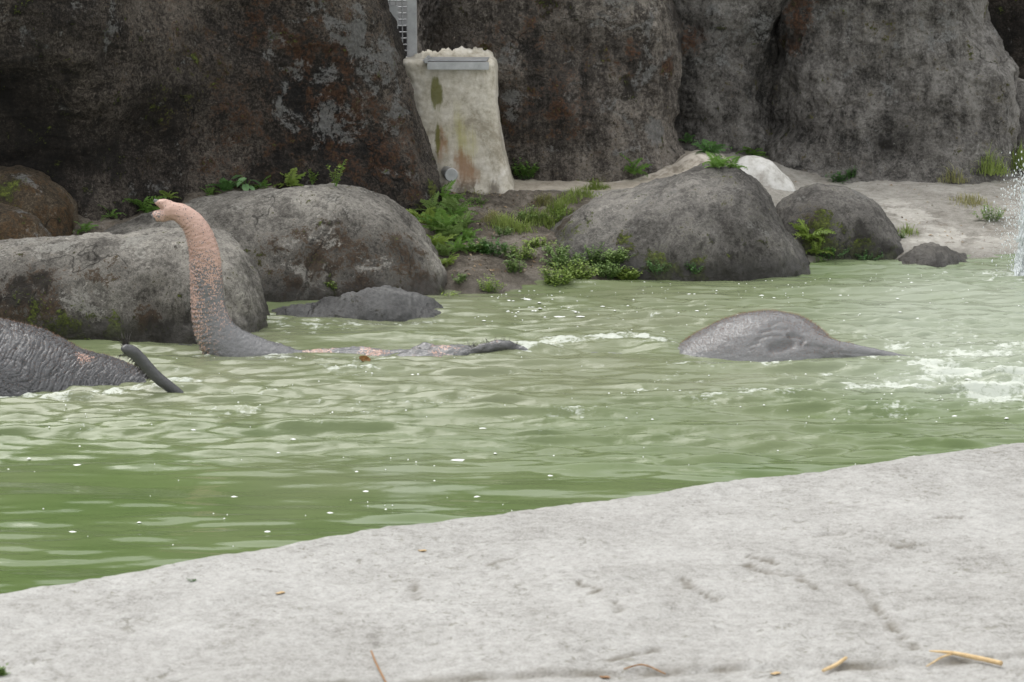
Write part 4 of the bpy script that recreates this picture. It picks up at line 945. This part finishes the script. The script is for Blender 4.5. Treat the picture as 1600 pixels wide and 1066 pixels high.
strand = 0.02*np.sin(rng.integers(0, 9, n)*2.3)
zz = rng.uniform(0, 1, n)**0.8*hz
pts = np.stack([jb[0]+0.05+strand+sg*rad_*(0.034+0.028*zz), jb[1]+rng.normal(0, .07, n), zz*top], 1)
drops('jet_column', pts, 0.0015+0.006*rng.uniform(0, 1, n)**1.6, jm.m, wj, 4.5)
n = 3200; zz = rng.uniform(0.0, 1.0, n)**0.7; rr_ = rng.normal(0, 1, n)
pts = np.stack([jb[0]+0.04+rr_*(0.05+0.12*(1-zz)*rng.uniform(0, 1, n)+0.05*zz), jb[1]+rng.normal(0, .15, n), zz*top*rng.uniform(0.5, 1.12, n)], 1)
drops('spray_drops', pts, 0.0015+0.006*rng.uniform(0, 1, n)**4, jm.m, wj, 1.4)

# ------------------------------------------------------------------ plants
def leaf_mat(name, a, b, tr=0.25):
    t = NT(name); oi = t.n('ShaderNodeObjectInfo').outputs['Random']
    f = t.math('ADD', t.math('MULTIPLY', t.noise(45, 3, 0.6), 0.75), t.math('MULTIPLY', oi, 0.25))
    c = t.ramp(f, [(0.3, a), (0.7, b)])
    t.out(c, 0.5, spec=0.35); t.put(t.b.inputs['Transmission Weight'], 0.0)
    tl = t.n('ShaderNodeBsdfTranslucent'); t.put(tl.inputs['Color'], c); mx = t.n('ShaderNodeMixShader'); mx.inputs[0].default_value = tr
    o = t.t.nodes['Material Output']; t.t.links.new(t.b.outputs[0], mx.inputs[1]); t.t.links.new(tl.outputs[0], mx.inputs[2]); t.t.links.new(mx.outputs[0], o.inputs['Surface'])
    return t.m
M['fern'] = leaf_mat('fern_green', (0.08, 0.17, 0.03), (0.19, 0.33, 0.07))
M['fern_yellow'] = leaf_mat('fern_yellow_green', (0.14, 0.22, 0.035), (0.32, 0.42, 0.10))
M['fern_dark'] = leaf_mat('fern_dark_green', (0.04, 0.11, 0.025), (0.10, 0.21, 0.055))
M['weed'] = leaf_mat('weed_green', (0.09, 0.16, 0.035), (0.24, 0.34, 0.11))
M['grass'] = leaf_mat('grass_green', (0.17, 0.24, 0.05), (0.38, 0.46, 0.15), 0.45)
M['grass_dry'] = leaf_mat('grass_straw', (0.16, 0.17, 0.06), (0.36, 0.34, 0.16))
M['broad'] = leaf_mat('broad_leaf_green', (0.10, 0.21, 0.08), (0.22, 0.36, 0.17))
def frond_mesh(name, mat, n=11, seed=0):
    r = random.Random(seed); V, Fc = [], []
    def pos(s): return Vector((0, s*0.95, 0.55*s-0.62*s*s))
    for i in range(n):
        s = 0.14+0.86*i/(n-1); p_ = pos(s); L = 0.30*math.sin(min(1, (1.08-s)*1.25)*math.pi/2)*r.uniform(0.8, 1.15); wd = 0.055*r.uniform(.8, 1.2)
        for sg in (-1, 1):
            k = len(V); dz = r.uniform(-0.06, 0.05)
            V += [p_, p_+Vector((sg*L*0.5, wd+L*0.12, dz*0.5+0.02)), p_+Vector((sg*L, L*0.3, dz-0.03)), p_+Vector((sg*L*0.5, -wd*0.7+L*0.12, dz*0.5))]
            Fc.append((k, k+1, k+2, k+3) if sg < 0 else (k, k+3, k+2, k+1))
    for i in range(6):
        s0, s1 = i/6, (i+1)/6; k = len(V); a, b = pos(s0), pos(s1); u = Vector((0.012, 0, 0)); V += [a-u, a+u, b+u*0.7, b-u*0.7]; Fc.append((k, k+1, k+2, k+3))
    me = bpy.data.meshes.new(name); me.from_pydata(V, [], Fc); me.update(); me.materials.append(mat); return me
FR = {k: [frond_mesh('frond', M[k], 9+2*j, j) for j in range(3)] for k in ('fern', 'fern_yellow', 'fern_dark', 'weed')}
bpy.context.view_layer.update()
def hit(px, py, skip=('water', 'froth')):
    d = Vector(ray(px, py)).normalized(); org = Vector((0, 0, CAM_H)); dg = bpy.context.evaluated_depsgraph_get()
    for _ in range(8):
        ok, loc, nn, fi, ob, mx = scene.ray_cast(dg, org, d)
        if not ok: return None
        if ob.name.split('.')[0] in skip or ob.type != 'MESH' or ob.name.startswith(('frond', 'foliage', 'blades', 'leaf', 'stem')): org = loc+d*0.004; continue
        return loc, nn, ob
    return None
placements = []
def fern(px, py, size_px, label, kind='fern', n=11, group='ferns rooted along the foot of the rock faces', tilt=0.55, name='fern'):
    hr = hit(px, py)
    if hr is None: return
    loc = hr[0]; L = size_px/F*loc.y
    o = empty(name, loc); tag(o, label, 'fern' if name == 'fern' else 'plant', group)
    for k in range(n):
        f_ = bpy.data.objects.new('frond', FR[kind][k % 3]); COL.objects.link(f_); f_.parent = o
        az = 2*math.pi*k/n+random.uniform(-.3, .3); s = 1.3*L*random.uniform(0.65, 1.1)
        f_.rotation_euler = (random.uniform(-0.1, tilt+0.45), random.uniform(-.25, .25), az); f_.scale = (s, s, s); f_.location = (random.uniform(-.08, .08)*L, random.uniform(-.08, .08)*L, -0.004)
    return o
def leafy(px, py, wpx, hpx, label, kind='weed', n=260, leaf=0.013, group='leafy weeds on the far bank', name='weed', flow=False, base=None):
    """Bushy weed: twigs with many small leaves in an uneven mound."""
    hr = base or hit(px, py)
    if hr is None: return
    loc = hr[0]; sc = loc.y/F; W, H = 1.25*wpx*sc/2, 1.2*hpx*sc; n = int(n*1.9)
    o = empty(name, loc); tag(o, label, 'plant', group)
    V, Fc, SV, SF = [], [], [], []
    nst = max(5, n//16)
    for s in range(nst):
        a = random.uniform(0, 2*math.pi); rad = math.sqrt(random.random()); bx, by = W*0.55*rad*math.cos(a), W*0.4*rad*math.sin(a)
        tipv = Vector((bx*1.7+random.uniform(-.2, .2)*W, by*1.7+random.uniform(-.2, .2)*W, H*(1.05-0.55*rad)*random.uniform(0.6, 1.1)))
        b0 = Vector((bx*0.6, by*0.6, -0.02)); k = len(SV)
        # follow the bank or rock below
        dz = 0
        for u in (Vector((0.0015, 0, 0)), Vector((-0.0008, 0.0013, 0)), Vector((-0.0008, -0.0013, 0))): SV += [b0+u, tipv+u*0.5]
        SF += [(k, k+2, k+3, k+1), (k+2, k+4, k+5, k+3), (k+4, k, k+1, k+5)]
        m = max(6, n//nst)
        for i in range(m):
            f_ = (i+1)/m; c = b0.lerp(tipv, 0.25+0.75*f_)+Vector((random.gauss(0, .25), random.gauss(0, .25), random.gauss(0, .15)))*leaf*1.6
            az = random.uniform(0, 6.283); pit = random.uniform(-0.5, 0.7); l = 1.55*leaf*random.uniform(0.7, 1.4); wd = l*0.34
            dr_ = Vector((math.cos(az)*math.cos(pit), math.sin(az)*math.cos(pit), math.sin(pit))); sd_ = dr_.cross(Vector((0, 0, 1))).normalized(); up = sd_.cross(dr_)
            k = len(V); V += [c, c+dr_*l*0.5+sd_*wd+up*wd*0.3, c+dr_*l, c+dr_*l*0.5-sd_*wd+up*wd*0.3]; Fc.append((k, k+1, k+2, k+3))
    mesh_obj_ngon('foliage', V, Fc, M[kind], o); mesh_obj_ngon('stems', SV, SF, M['fern_dark'], o)
    return o
def grass(px, py, wpx, hpx, label, kind='grass', n=120, group='grass tufts on the far bank'):
    hr = hit(px, py)
    if hr is None: return
    loc = hr[0]; sc = loc.y/F; W, H = wpx*sc/2, hpx*sc
    o = empty('grass_tuft', loc); tag(o, label, 'grass', group); V, Fc = [], []
    for _ in range(n):
        bx, by = random.gauss(0, .6)*W, random.gauss(0, .45)*W; hz = float(bank_z(loc.x+bx, loc.y+by))-float(bank_z(loc.x, loc.y)); l = H*random.uniform(0.35, 1.25)*math.exp(-0.9*((bx/W)**2+(by/W)**2)); a = random.uniform(0, 6.283); ln_ = random.uniform(0.2, 1.2)
        b0 = Vector((bx, by, hz-0.01)); d = Vector((math.cos(a), math.sin(a), 0)); sd_ = Vector((-d.y, d.x, 0))*random.uniform(0.0022, 0.0042); k = len(V)
        m1 = b0+d*l*ln_*0.3+Vector((0, 0, l*0.6)); t1 = b0+d*l*ln_+Vector((0, 0, l*(1-0.35*ln_)))
        V += [b0-sd_, b0+sd_, m1+sd_*0.8, m1-sd_*0.8, t1]; Fc += [(k, k+1, k+2, k+3), (k+3, k+2, k+4)]
    bl_ = mesh_obj_ngon('blades', V, Fc, M[kind], o); bl_['kind'] = 'stuff'; return o

fern(131, 362, 22, 'small fern at the left between the mossy boulder and the long low boulder', n=8)
fern(172, 337, 20, 'thin fern sprig on the ledge left of the trunk tip', 'fern', 7)
fern(222, 328, 32, 'bushy bright fern just left of the trunk tip', 'fern', 14)
fern(262, 309, 17, 'low fern on the ledge right behind the trunk tip', 'fern_yellow', 11)
fern(326, 303, 17, 'tiny fern on the ledge between trunk tip and broad leaved plant', 'fern', 7)
fern(354, 299, 24, 'dark fern touching the left of the broad leaved plant', 'fern_dark', 10)
fern(408, 293, 20, 'small fern touching the right of the broad leaved plant', 'fern', 9)
fern(452, 290, 28, 'yellow green fern above the crest of the large pale boulder', 'fern_yellow', 13, tilt=0.75)
# broad-leaved plant: each leaf a piece
hr = hit(381, 297)
if hr:
    loc = hr[0]; o = empty('broadleaf_plant', loc); tag(o, 'pale green plant with large broad leaves on the ledge', 'plant'); s = loc.y/F
    def leaf_me():
        V, Fc = [], []; n = 9
        for i in range(n):
            u = i/(n-1); wd = 0.36*math.sin(math.pi*min(1, u*0.92+0.08))**0.7*(1-u*0.45); z = 0.10*math.sin(u*2.4)-0.22*u*u
            for sx in (-1, -0.5, 0, 0.5, 1): V.append((sx*wd, u, z+abs(sx)*wd*0.28))
        me = bpy.data.meshes.new('leaf'); me.from_pydata(V, [], [tuple(map(int, f)) for f in grid_faces(n, 5)]); me.materials.append(M['broad']); me.update(); return me
    lm = leaf_me()
    for dx, dz, L, az, tl in ((-2, 28, 24, 1.2, -0.35), (8, 24, 22, 2.4, -0.5), (20, 20, 22, -1.1, -0.45), (-14, 14, 18, 1.8, -0.5), (4, 12, 20, 3.3, -0.7), (14, 8, 17, -2.3, -0.5), (-6, 22, 16, 0.2, -0.3)):
        l = bpy.data.objects.new('leaf', lm); COL.objects.link(l); l.parent = o; l.location = (dx*s*0.55, -0.02, dz*s*0.8); l.scale = (L*s,)*3; l.rotation_euler = (tl, random.uniform(-.3, .3), az)
        cyl('stem', loc+Vector((dx*0.1*s, 0, -0.01)), loc+Vector((dx*s*0.55, -0.02, dz*s*0.8)), 0.003, 0.002, M['fern'], o, 6)
def sprig(px, py, hpx, label, n=4):
    hr = hit(px, py)
    if not hr: return
    loc = hr[0]; s = loc.y/F; o = empty('sapling', loc); tag(o, label, 'plant', 'thin saplings on the ledge'); V, Fc = [], []
    for k in range(n):
        tip = Vector((random.uniform(-.35, .35)*hpx*s, random.uniform(-.15, .15)*hpx*s, hpx*s*random.uniform(0.6, 1.0)))
        cyl('stem', loc+Vector((0, 0, -0.01)), loc+tip, 0.0028, 0.0012, M['fern'], o, 6)
        for i in range(16):
            c = tip*((i+3)/18); a = random.uniform(0, 6.283); l = 0.028*random.uniform(.6, 1.2); d = Vector((math.cos(a), math.sin(a)*0.6, random.uniform(-.3, .4))).normalized(); sd_ = d.cross(Vector((0, 0.6, 1))).normalized()*l*0.4
            k0 = len(V); V += [c, c+d*l*0.5+sd_, c+d*l, c+d*l*0.5-sd_]; Fc.append((k0, k0+1, k0+2, k0+3))
    mesh_obj_ngon('foliage', V, Fc, M['fern_yellow'], o)
sprig(488, 288, 30, 'short thin sapling above the large pale boulder', 3)
sprig(525, 291, 46, 'taller sapling with sparse yellow green leaves above the large pale boulder', 5)

leafy(820, 276, 42, 30, 'rounded dark green bush at the right foot of the concrete block', 'fern', 420, 0.014)
fern(990, 271, 26, 'fern on the tan kerb under the brown rock face', 'fern', 14, tilt=0.8)
fern(1074, 222, 18, 'small fern in the shaded corner beside the brown rock face', 'fern_dark', 8)
fern(1110, 240, 27, 'dark fern at the foot of the recessed rock face', 'fern_dark', 12, tilt=0.3)
fern(1174, 242, 25, 'fern right behind the top of the white cement mound', 'fern', 12, tilt=0.3)
fern(1122, 262, 26, 'spreading fern just above the crest of the largest grey boulder', 'fern', 12, tilt=0.4)
fern(1145, 262, 22, 'fern touching the left side of the white cement mound', 'fern', 10, tilt=0.5)
leafy(1308, 284, 34, 16, 'low dark weed behind the smaller dark boulder', 'fern_dark', 160, 0.014)
leafy(1330, 278, 20, 18, 'small upright weed against the broad grey rock face', 'fern_dark', 90, 0.014)
grass(1490, 282, 44, 32, 'yellowing grass tuft before the broad grey rock face', 'grass_dry', 130)
grass(1545, 268, 60, 46, 'tall green grass at the foot of the broad grey rock face', 'grass', 300)
grass(1590, 262, 50, 50, 'tall green grass at the right edge behind the water jet', 'grass', 260)
grass(1515, 318, 76, 22, 'wide low grass patch on the pale bank near the water jet', 'grass_dry', 260)
leafy(1548, 345, 56, 24, 'low grey green weed beside the water jet', 'weed', 260, 0.012)
grass(1420, 364, 30, 24, 'small grass tuft beside the smaller dark boulder', 'grass', 90)
leafy(1412, 372, 18, 12, 'tiny weed at the right foot of the smaller dark boulder', 'weed', 60, 0.011)
# weeds between the left rock face and the water
BG = 'ferns in the gully below the concrete block'
for px, py, s, lab, k, n in ((692, 312, 30, 'topmost fern of the gully, against the left edge of the concrete block', 'fern', 14),
                             (672, 335, 32, 'fern on the mossy foot of the huge dark rock face', 'weed', 14),
                             (708, 338, 34, 'wide fern in the gully below the drain pipe', 'weed', 15),
                             (690, 362, 36, 'large fern in the middle of the gully', 'fern', 16),
                             (722, 360, 30, 'grey green fern on the right of the gully', 'weed', 14),
                             (682, 388, 30, 'yellow green fern beside the flank of the large pale boulder', 'fern_yellow', 14),
                             (716, 390, 26, 'low fern at the foot of the gully above the bare soil', 'fern', 12),
                             (700, 412, 26, 'lowest yellow fern beside the large pale boulder', 'fern_yellow', 12),
                             (656, 345, 24, 'fern on the yellow moss left of the gully', 'fern_yellow', 12), (702, 324, 28, 'fern just below the topmost one of the gully', 'weed', 14),
                             (676, 352, 30, 'pale fern left of the middle of the gully', 'fern_yellow', 14), (712, 350, 30, 'fern between the wide one and the grey green one', 'fern', 14),
                             (704, 376, 32, 'fern just below the middle of the gully', 'weed', 15), (728, 376, 24, 'small fern at the right rim of the gully', 'fern', 12),
                             (692, 400, 26, 'fern above the lowest yellow one', 'weed', 12), (738, 392, 22, 'small fern on the right of the gully foot', 'fern', 10)):
    fern(px, py, s, lab, k, n, BG, 0.7)
leafy(768, 398, 46, 26, 'dark green weed clump alone on the bare soil', 'fern_dark', 300, 0.015)
leafy(750, 392, 36, 20, 'small green weed left of the lone dark clump', 'weed', 200, 0.014)
leafy(800, 400, 40, 18, 'thin weed patch above the creeping weeds', 'weed', 160, 0.013)
leafy(842, 385, 44, 18, 'low weed on the soil at the left flank of the largest boulder', 'fern_yellow', 200, 0.013)
leafy(870, 398, 44, 20, 'weed spreading over the left flank of the largest boulder', 'weed', 240, 0.013)
leafy(804, 425, 30, 30, 'upright weed at the left end of the creeping weeds', 'weed', 200, 0.014)
leafy(767, 456, 40, 24, 'mossy yellow tuft on the shore below the bare soil', 'fern_yellow', 240, 0.011)
leafy(702, 472, 22, 20, 'small leafy plant at the waterline beside the low wet rock', 'fern_yellow', 70, 0.016)
for px, py, wp, lab in ((790, 352, 46, 'grass patch left of the middle on the soil slope'), (832, 345, 56, 'thick grass patch in the middle of the soil slope'), (872, 332, 46, 'grass patch reaching the shoulder of the largest grey boulder')):
    grass(px, py, wp, 30, lab, 'grass', 260, 'grass on the soil slope')
for px, py, wp, lab, k_ in ((812, 360, 40, 'grass patch just below the thick middle patch of the soil slope', 'grass'), (855, 352, 44, 'grass patch between the thick middle patch and the largest boulder', 'grass'), (885, 318, 44, 'grass patch along the shoulder of the largest boulder below the bright patch', 'grass'),
                            (770, 345, 34, 'thin dry grass at the left end of the soil slope grass', 'grass_dry'), (850, 318, 40, 'dry grass on the upper soil slope below the kerb', 'grass_dry'), (930, 296, 40, 'grass at the right end of the kerb above the largest boulder', 'grass')):
    grass(px, py, wp, 24, lab, k_, 200, 'grass on the soil slope')
leafy(826, 345, 40, 20, 'leafy weed among the thick middle grass patch', 'weed', 200, 0.013)
leafy(868, 345, 40, 20, 'leafy weed among the grass beside the largest boulder', 'fern_yellow', 200, 0.013)
leafy(785, 368, 34, 18, 'leafy weed at the lower left rim of the slope grass', 'weed', 160, 0.013)
leafy(820, 405, 40, 24, 'leafy weed right above the leftmost creeping clump', 'fern_yellow', 240, 0.013)
leafy(745, 318, 30, 12, 'small weed at the foot of the concrete block', 'weed', 120, 0.012)
leafy(720, 440, 30, 12, 'low weed on the shore beside the large pale boulder', 'weed', 120, 0.011)
grass(905, 305, 56, 20, 'bright grass patch above the shoulder of the largest grey boulder', 'grass', 230, 'grass on the soil slope')
grass(740, 300, 50, 12, 'sparse grass along the foot of the concrete block', 'grass_dry', 110, 'grass on the soil slope')
CW = 'creeping weeds at the waterline of the largest grey boulder'
for px, py, wp, hp, lab, k in ((835, 440, 52, 30, 'creeping weed clump at the waterline, leftmost of its row', 'weed'), (868, 447, 56, 34, 'creeping weed clump hanging to the waterline, second from the left', 'fern_yellow'),
                               (880, 418, 60, 26, 'creeping weed clump above the second one of the row', 'weed'), (905, 437, 54, 30, 'creeping weed clump at the waterline in the middle of the row', 'fern_yellow'),
                               (930, 412, 64, 28, 'tallest creeping weed mound on the flank of the largest boulder', 'weed'), (948, 432, 54, 26, 'creeping weed clump at the waterline right of the tallest mound', 'weed'),
                               (980, 436, 40, 18, 'creeping weed clump at the waterline, rightmost of its row', 'fern_yellow'), (965, 408, 40, 20, 'small creeping weed above the right end of the row', 'weed')):
    leafy(px, py, wp, hp, lab, k, 420, 0.014, CW)
MS = 'leafy moss cushions on the boulders'
for px, py, wp, hp, lab in ((1028, 425, 44, 22, 'brown green moss cushion at the foot of the largest grey boulder'), (1085, 424, 36, 14, 'smaller moss cushion right along the foot of the largest grey boulder'),
                            (1300, 400, 54, 18, 'mossy cushion under the fern on the smaller dark boulder'), (1352, 405, 54, 12, 'dark moss strip along the waterline of the smaller dark boulder')):
    leafy(px, py, wp, hp, lab, 'fern_dark', 200, 0.010, MS, name='moss_cushion')
fern(1262, 372, 34, 'pale feathery fern in the gap between the two grey boulders', 'fern_yellow', 15, 'ferns on the right boulders', 0.9)
fern(1276, 395, 26, 'lower pale fern in the gap between the two grey boulders', 'fern_yellow', 12, 'ferns on the right boulders', 0.9)
leafy(1280, 412, 22, 14, 'tiny weed at the waterline between the two grey boulders', 'weed', 60, 0.012)
leafy(138, 537, 16, 10, 'tiny green sprout on the rock above the left elephant', 'fern_yellow', 40, 0.012)
leafy(518, 449, 22, 10, 'tiny weed on the brown stain of the large pale boulder', 'fern_yellow', 60, 0.012)

# ------------------------------------------------------------------ litter
sm_ = NT('straw'); sm_.out(sm_.ramp(sm_.noise(40, 4), [(0.3, (0.42, 0.28, 0.13)), (0.7, (0.66, 0.50, 0.28))]), 0.7)
bl = NT('dead_leaf'); bl.out(bl.ramp(bl.noise(60, 4), [(0.3, (0.14, 0.06, 0.015)), (0.7, (0.34, 0.17, 0.05))]), 0.6)
gl = NT('pale_scrap'); gl.out(gl.ramp(gl.noise(60, 4), [(0.3, (0.40, 0.37, 0.28)), (0.7, (0.58, 0.55, 0.45))]), 0.8)
def stick(name, label, pts, radii, mat, lift=0.008, parent=None):
    Vv, Ff = [], []; rows = []
    for (px, py), r in zip(pts, radii):
        hr = hit(px, py); l = hr[0]; rows.append((l.x, l.y, l.z+r*0.9+lift, r))
    tube_piece(Vv, Ff, rows, 12, 30)
    o = mesh_obj_ngon(name, Vv, Ff, mat, None, True); tag(o, label, 'twig', 'dry litter on the near concrete bank'); return o
def join_branch(o, pts, radii, mat):
    b_ = stick('side_shoot', None, pts, radii, mat); 
    for k_ in ('label', 'category', 'group'):
        if k_ in b_: del b_[k_]
    b_.parent = o
stk = stick('straw_stalk', 'long pale straw stalk with side shoot at the lower right', [(1452, 1022), (1488, 1027), (1530, 1036), (1565, 1044)], [0.002, 0.006, 0.0075, 0.0075], sm_.m)
join_branch(stk, [(1490, 1027), (1472, 1032), (1458, 1040), (1448, 1046)], [0.0035, 0.003, 0.0026, 0.002], sm_.m)
stick('straw_stalk', 'short pale straw stub left of the long stalk', [(1286, 1054), (1305, 1046), (1322, 1034)], [0.005, 0.006, 0.005], sm_.m)
stick('twig', 'thin brown twig at the bottom edge of the concrete', [(580, 1022), (588, 1042), (600, 1066), (612, 1090)], [0.0025, 0.003, 0.003, 0.003], bl.m)
stick('twig', 'fine dry stem lying in the groove at the bottom', [(975, 1050), (1005, 1044), (1040, 1058)], [0.002, 0.0025, 0.002], bl.m)
def scrap(name, label, px, py, size_px, mat, on=None, curl=0.5, cat='leaf', grp='dry litter on the near concrete bank', z=None, n=7):
    hr = hit(px, py) if on is None else on
    loc = Vector(hr[0]); s = size_px/F*loc.y; Vv = []; n2 = 5
    for i in range(n):
        u = i/(n-1); wd = 0.30*math.sin(math.pi*(u*0.9+0.05))**0.8
        for j in range(n2):
            v = (j/(n2-1)-0.5)*2; Vv.append(((u-0.5)*s, v*wd*s*0.9, s*(0.03+curl*0.5*(u-0.5)**2+curl*0.45*v*v*wd+0.04*math.sin(7*u+3*v))))
    Vv = np.array(Vv); top = Vv.copy(); top[:, 2] += 0.0012; k = len(Vv)
    f0 = grid_faces(n, n2); ff = [tuple(map(int, f)) for f in f0[:, ::-1]]+[tuple(map(int, f+k)) for f in f0]
    o = mesh_obj_ngon(name, np.vstack([Vv, top]), ff, mat, None, True); o.location = loc; o.rotation_euler = (0, 0, random.uniform(-.5, .5)); tag(o, label, cat, grp); return o
scrap('dry_leaf', 'curled pale leaf on the edge of the concrete bank, left of centre', 494, 838, 30, gl.m, curl=0.9)
scrap('dry_leaf', 'flat pale scrap on the edge of the concrete bank near the centre', 938, 773, 30, gl.m, curl=0.2)
scrap('dry_leaf', 'small brown curled scrap on the bank edge at the right', 1451, 705, 16, bl.m, curl=0.9)
scrap('dry_leaf', 'tiny tan leaf on the concrete bank below the centre edge', 660, 862, 14, sm_.m, curl=0.7)
scrap('dry_leaf', 'tiny tan leaf on the left half of the concrete bank', 438, 928, 16, sm_.m, curl=0.6)
scrap('dry_leaf', 'brown leaf bit in the groove at the bottom centre', 945, 1060, 18, bl.m, curl=0.6)
scrap('dry_leaf', 'yellow leaf bit in the groove right of the bottom centre', 1212, 1054, 18, sm_.m, curl=0.6)
leafy(302, 908, 16, 4, 'tiny green weed on the concrete bank at the left', 'fern_dark', 18, 0.007, 'weeds on the near concrete bank')
leafy(4, 1054, 16, 14, 'small green weed at the lower left corner of the concrete', 'weed', 70, 0.010, 'weeds on the near concrete bank')
X_, Y_, Z_ = water_z(568, 566)
lf = scrap('fallen_leaf', 'curled orange brown leaf caught on the swimming elephant', 568, 566, 22, bl.m, on=((X_, Y_-0.05, max(Z_, 0.0)+0.012),), curl=1.6, grp='')
lf.rotation_euler = (0.9, 0.3, 0.6)

# dry leaf litter over the soil: uncountable flakes
lv, lf2 = [], []
def litter(n, px0, px1, py0, py1):
    for _ in range(n):
        hr = hit(random.uniform(px0, px1), random.uniform(py0, py1))
        if hr is None or hr[2].name != 'terrain': continue
        l = hr[0]; a = random.uniform(0, 6.283); L = 0.012*random.uniform(0.5, 1.7); w_ = L*random.uniform(0.3, 0.6); k = len(lv)
        d = Vector((math.cos(a), math.sin(a), random.uniform(-.3, .5))); e = Vector((-d.y, d.x, random.uniform(-.4, .4)))
        lv.extend([l+d*L+Vector((0, 0, .006)), l+e*w_+Vector((0, 0, .004)), l-d*L+Vector((0, 0, .004)), l-e*w_+Vector((0, 0, .01))]); lf2.append((k, k+1, k+2, k+3))
litter(240, 690, 900, 300, 430); litter(60, 120, 340, 300, 350); litter(120, 1220, 1600, 270, 400)
lt = NT('leaf_litter'); lt.out(lt.ramp(lt.noise(25, 3), [(0.35, (0.10, 0.06, 0.03)), (0.5, (0.25, 0.17, 0.09)), (0.62, (0.42, 0.36, 0.26))]), 0.8)
ll = mesh_obj_ngon('leaf_litter', lv, lf2, lt.m); tag(ll, 'dry leaf flakes strewn over the soil of the far bank', 'leaf litter', kind='stuff')
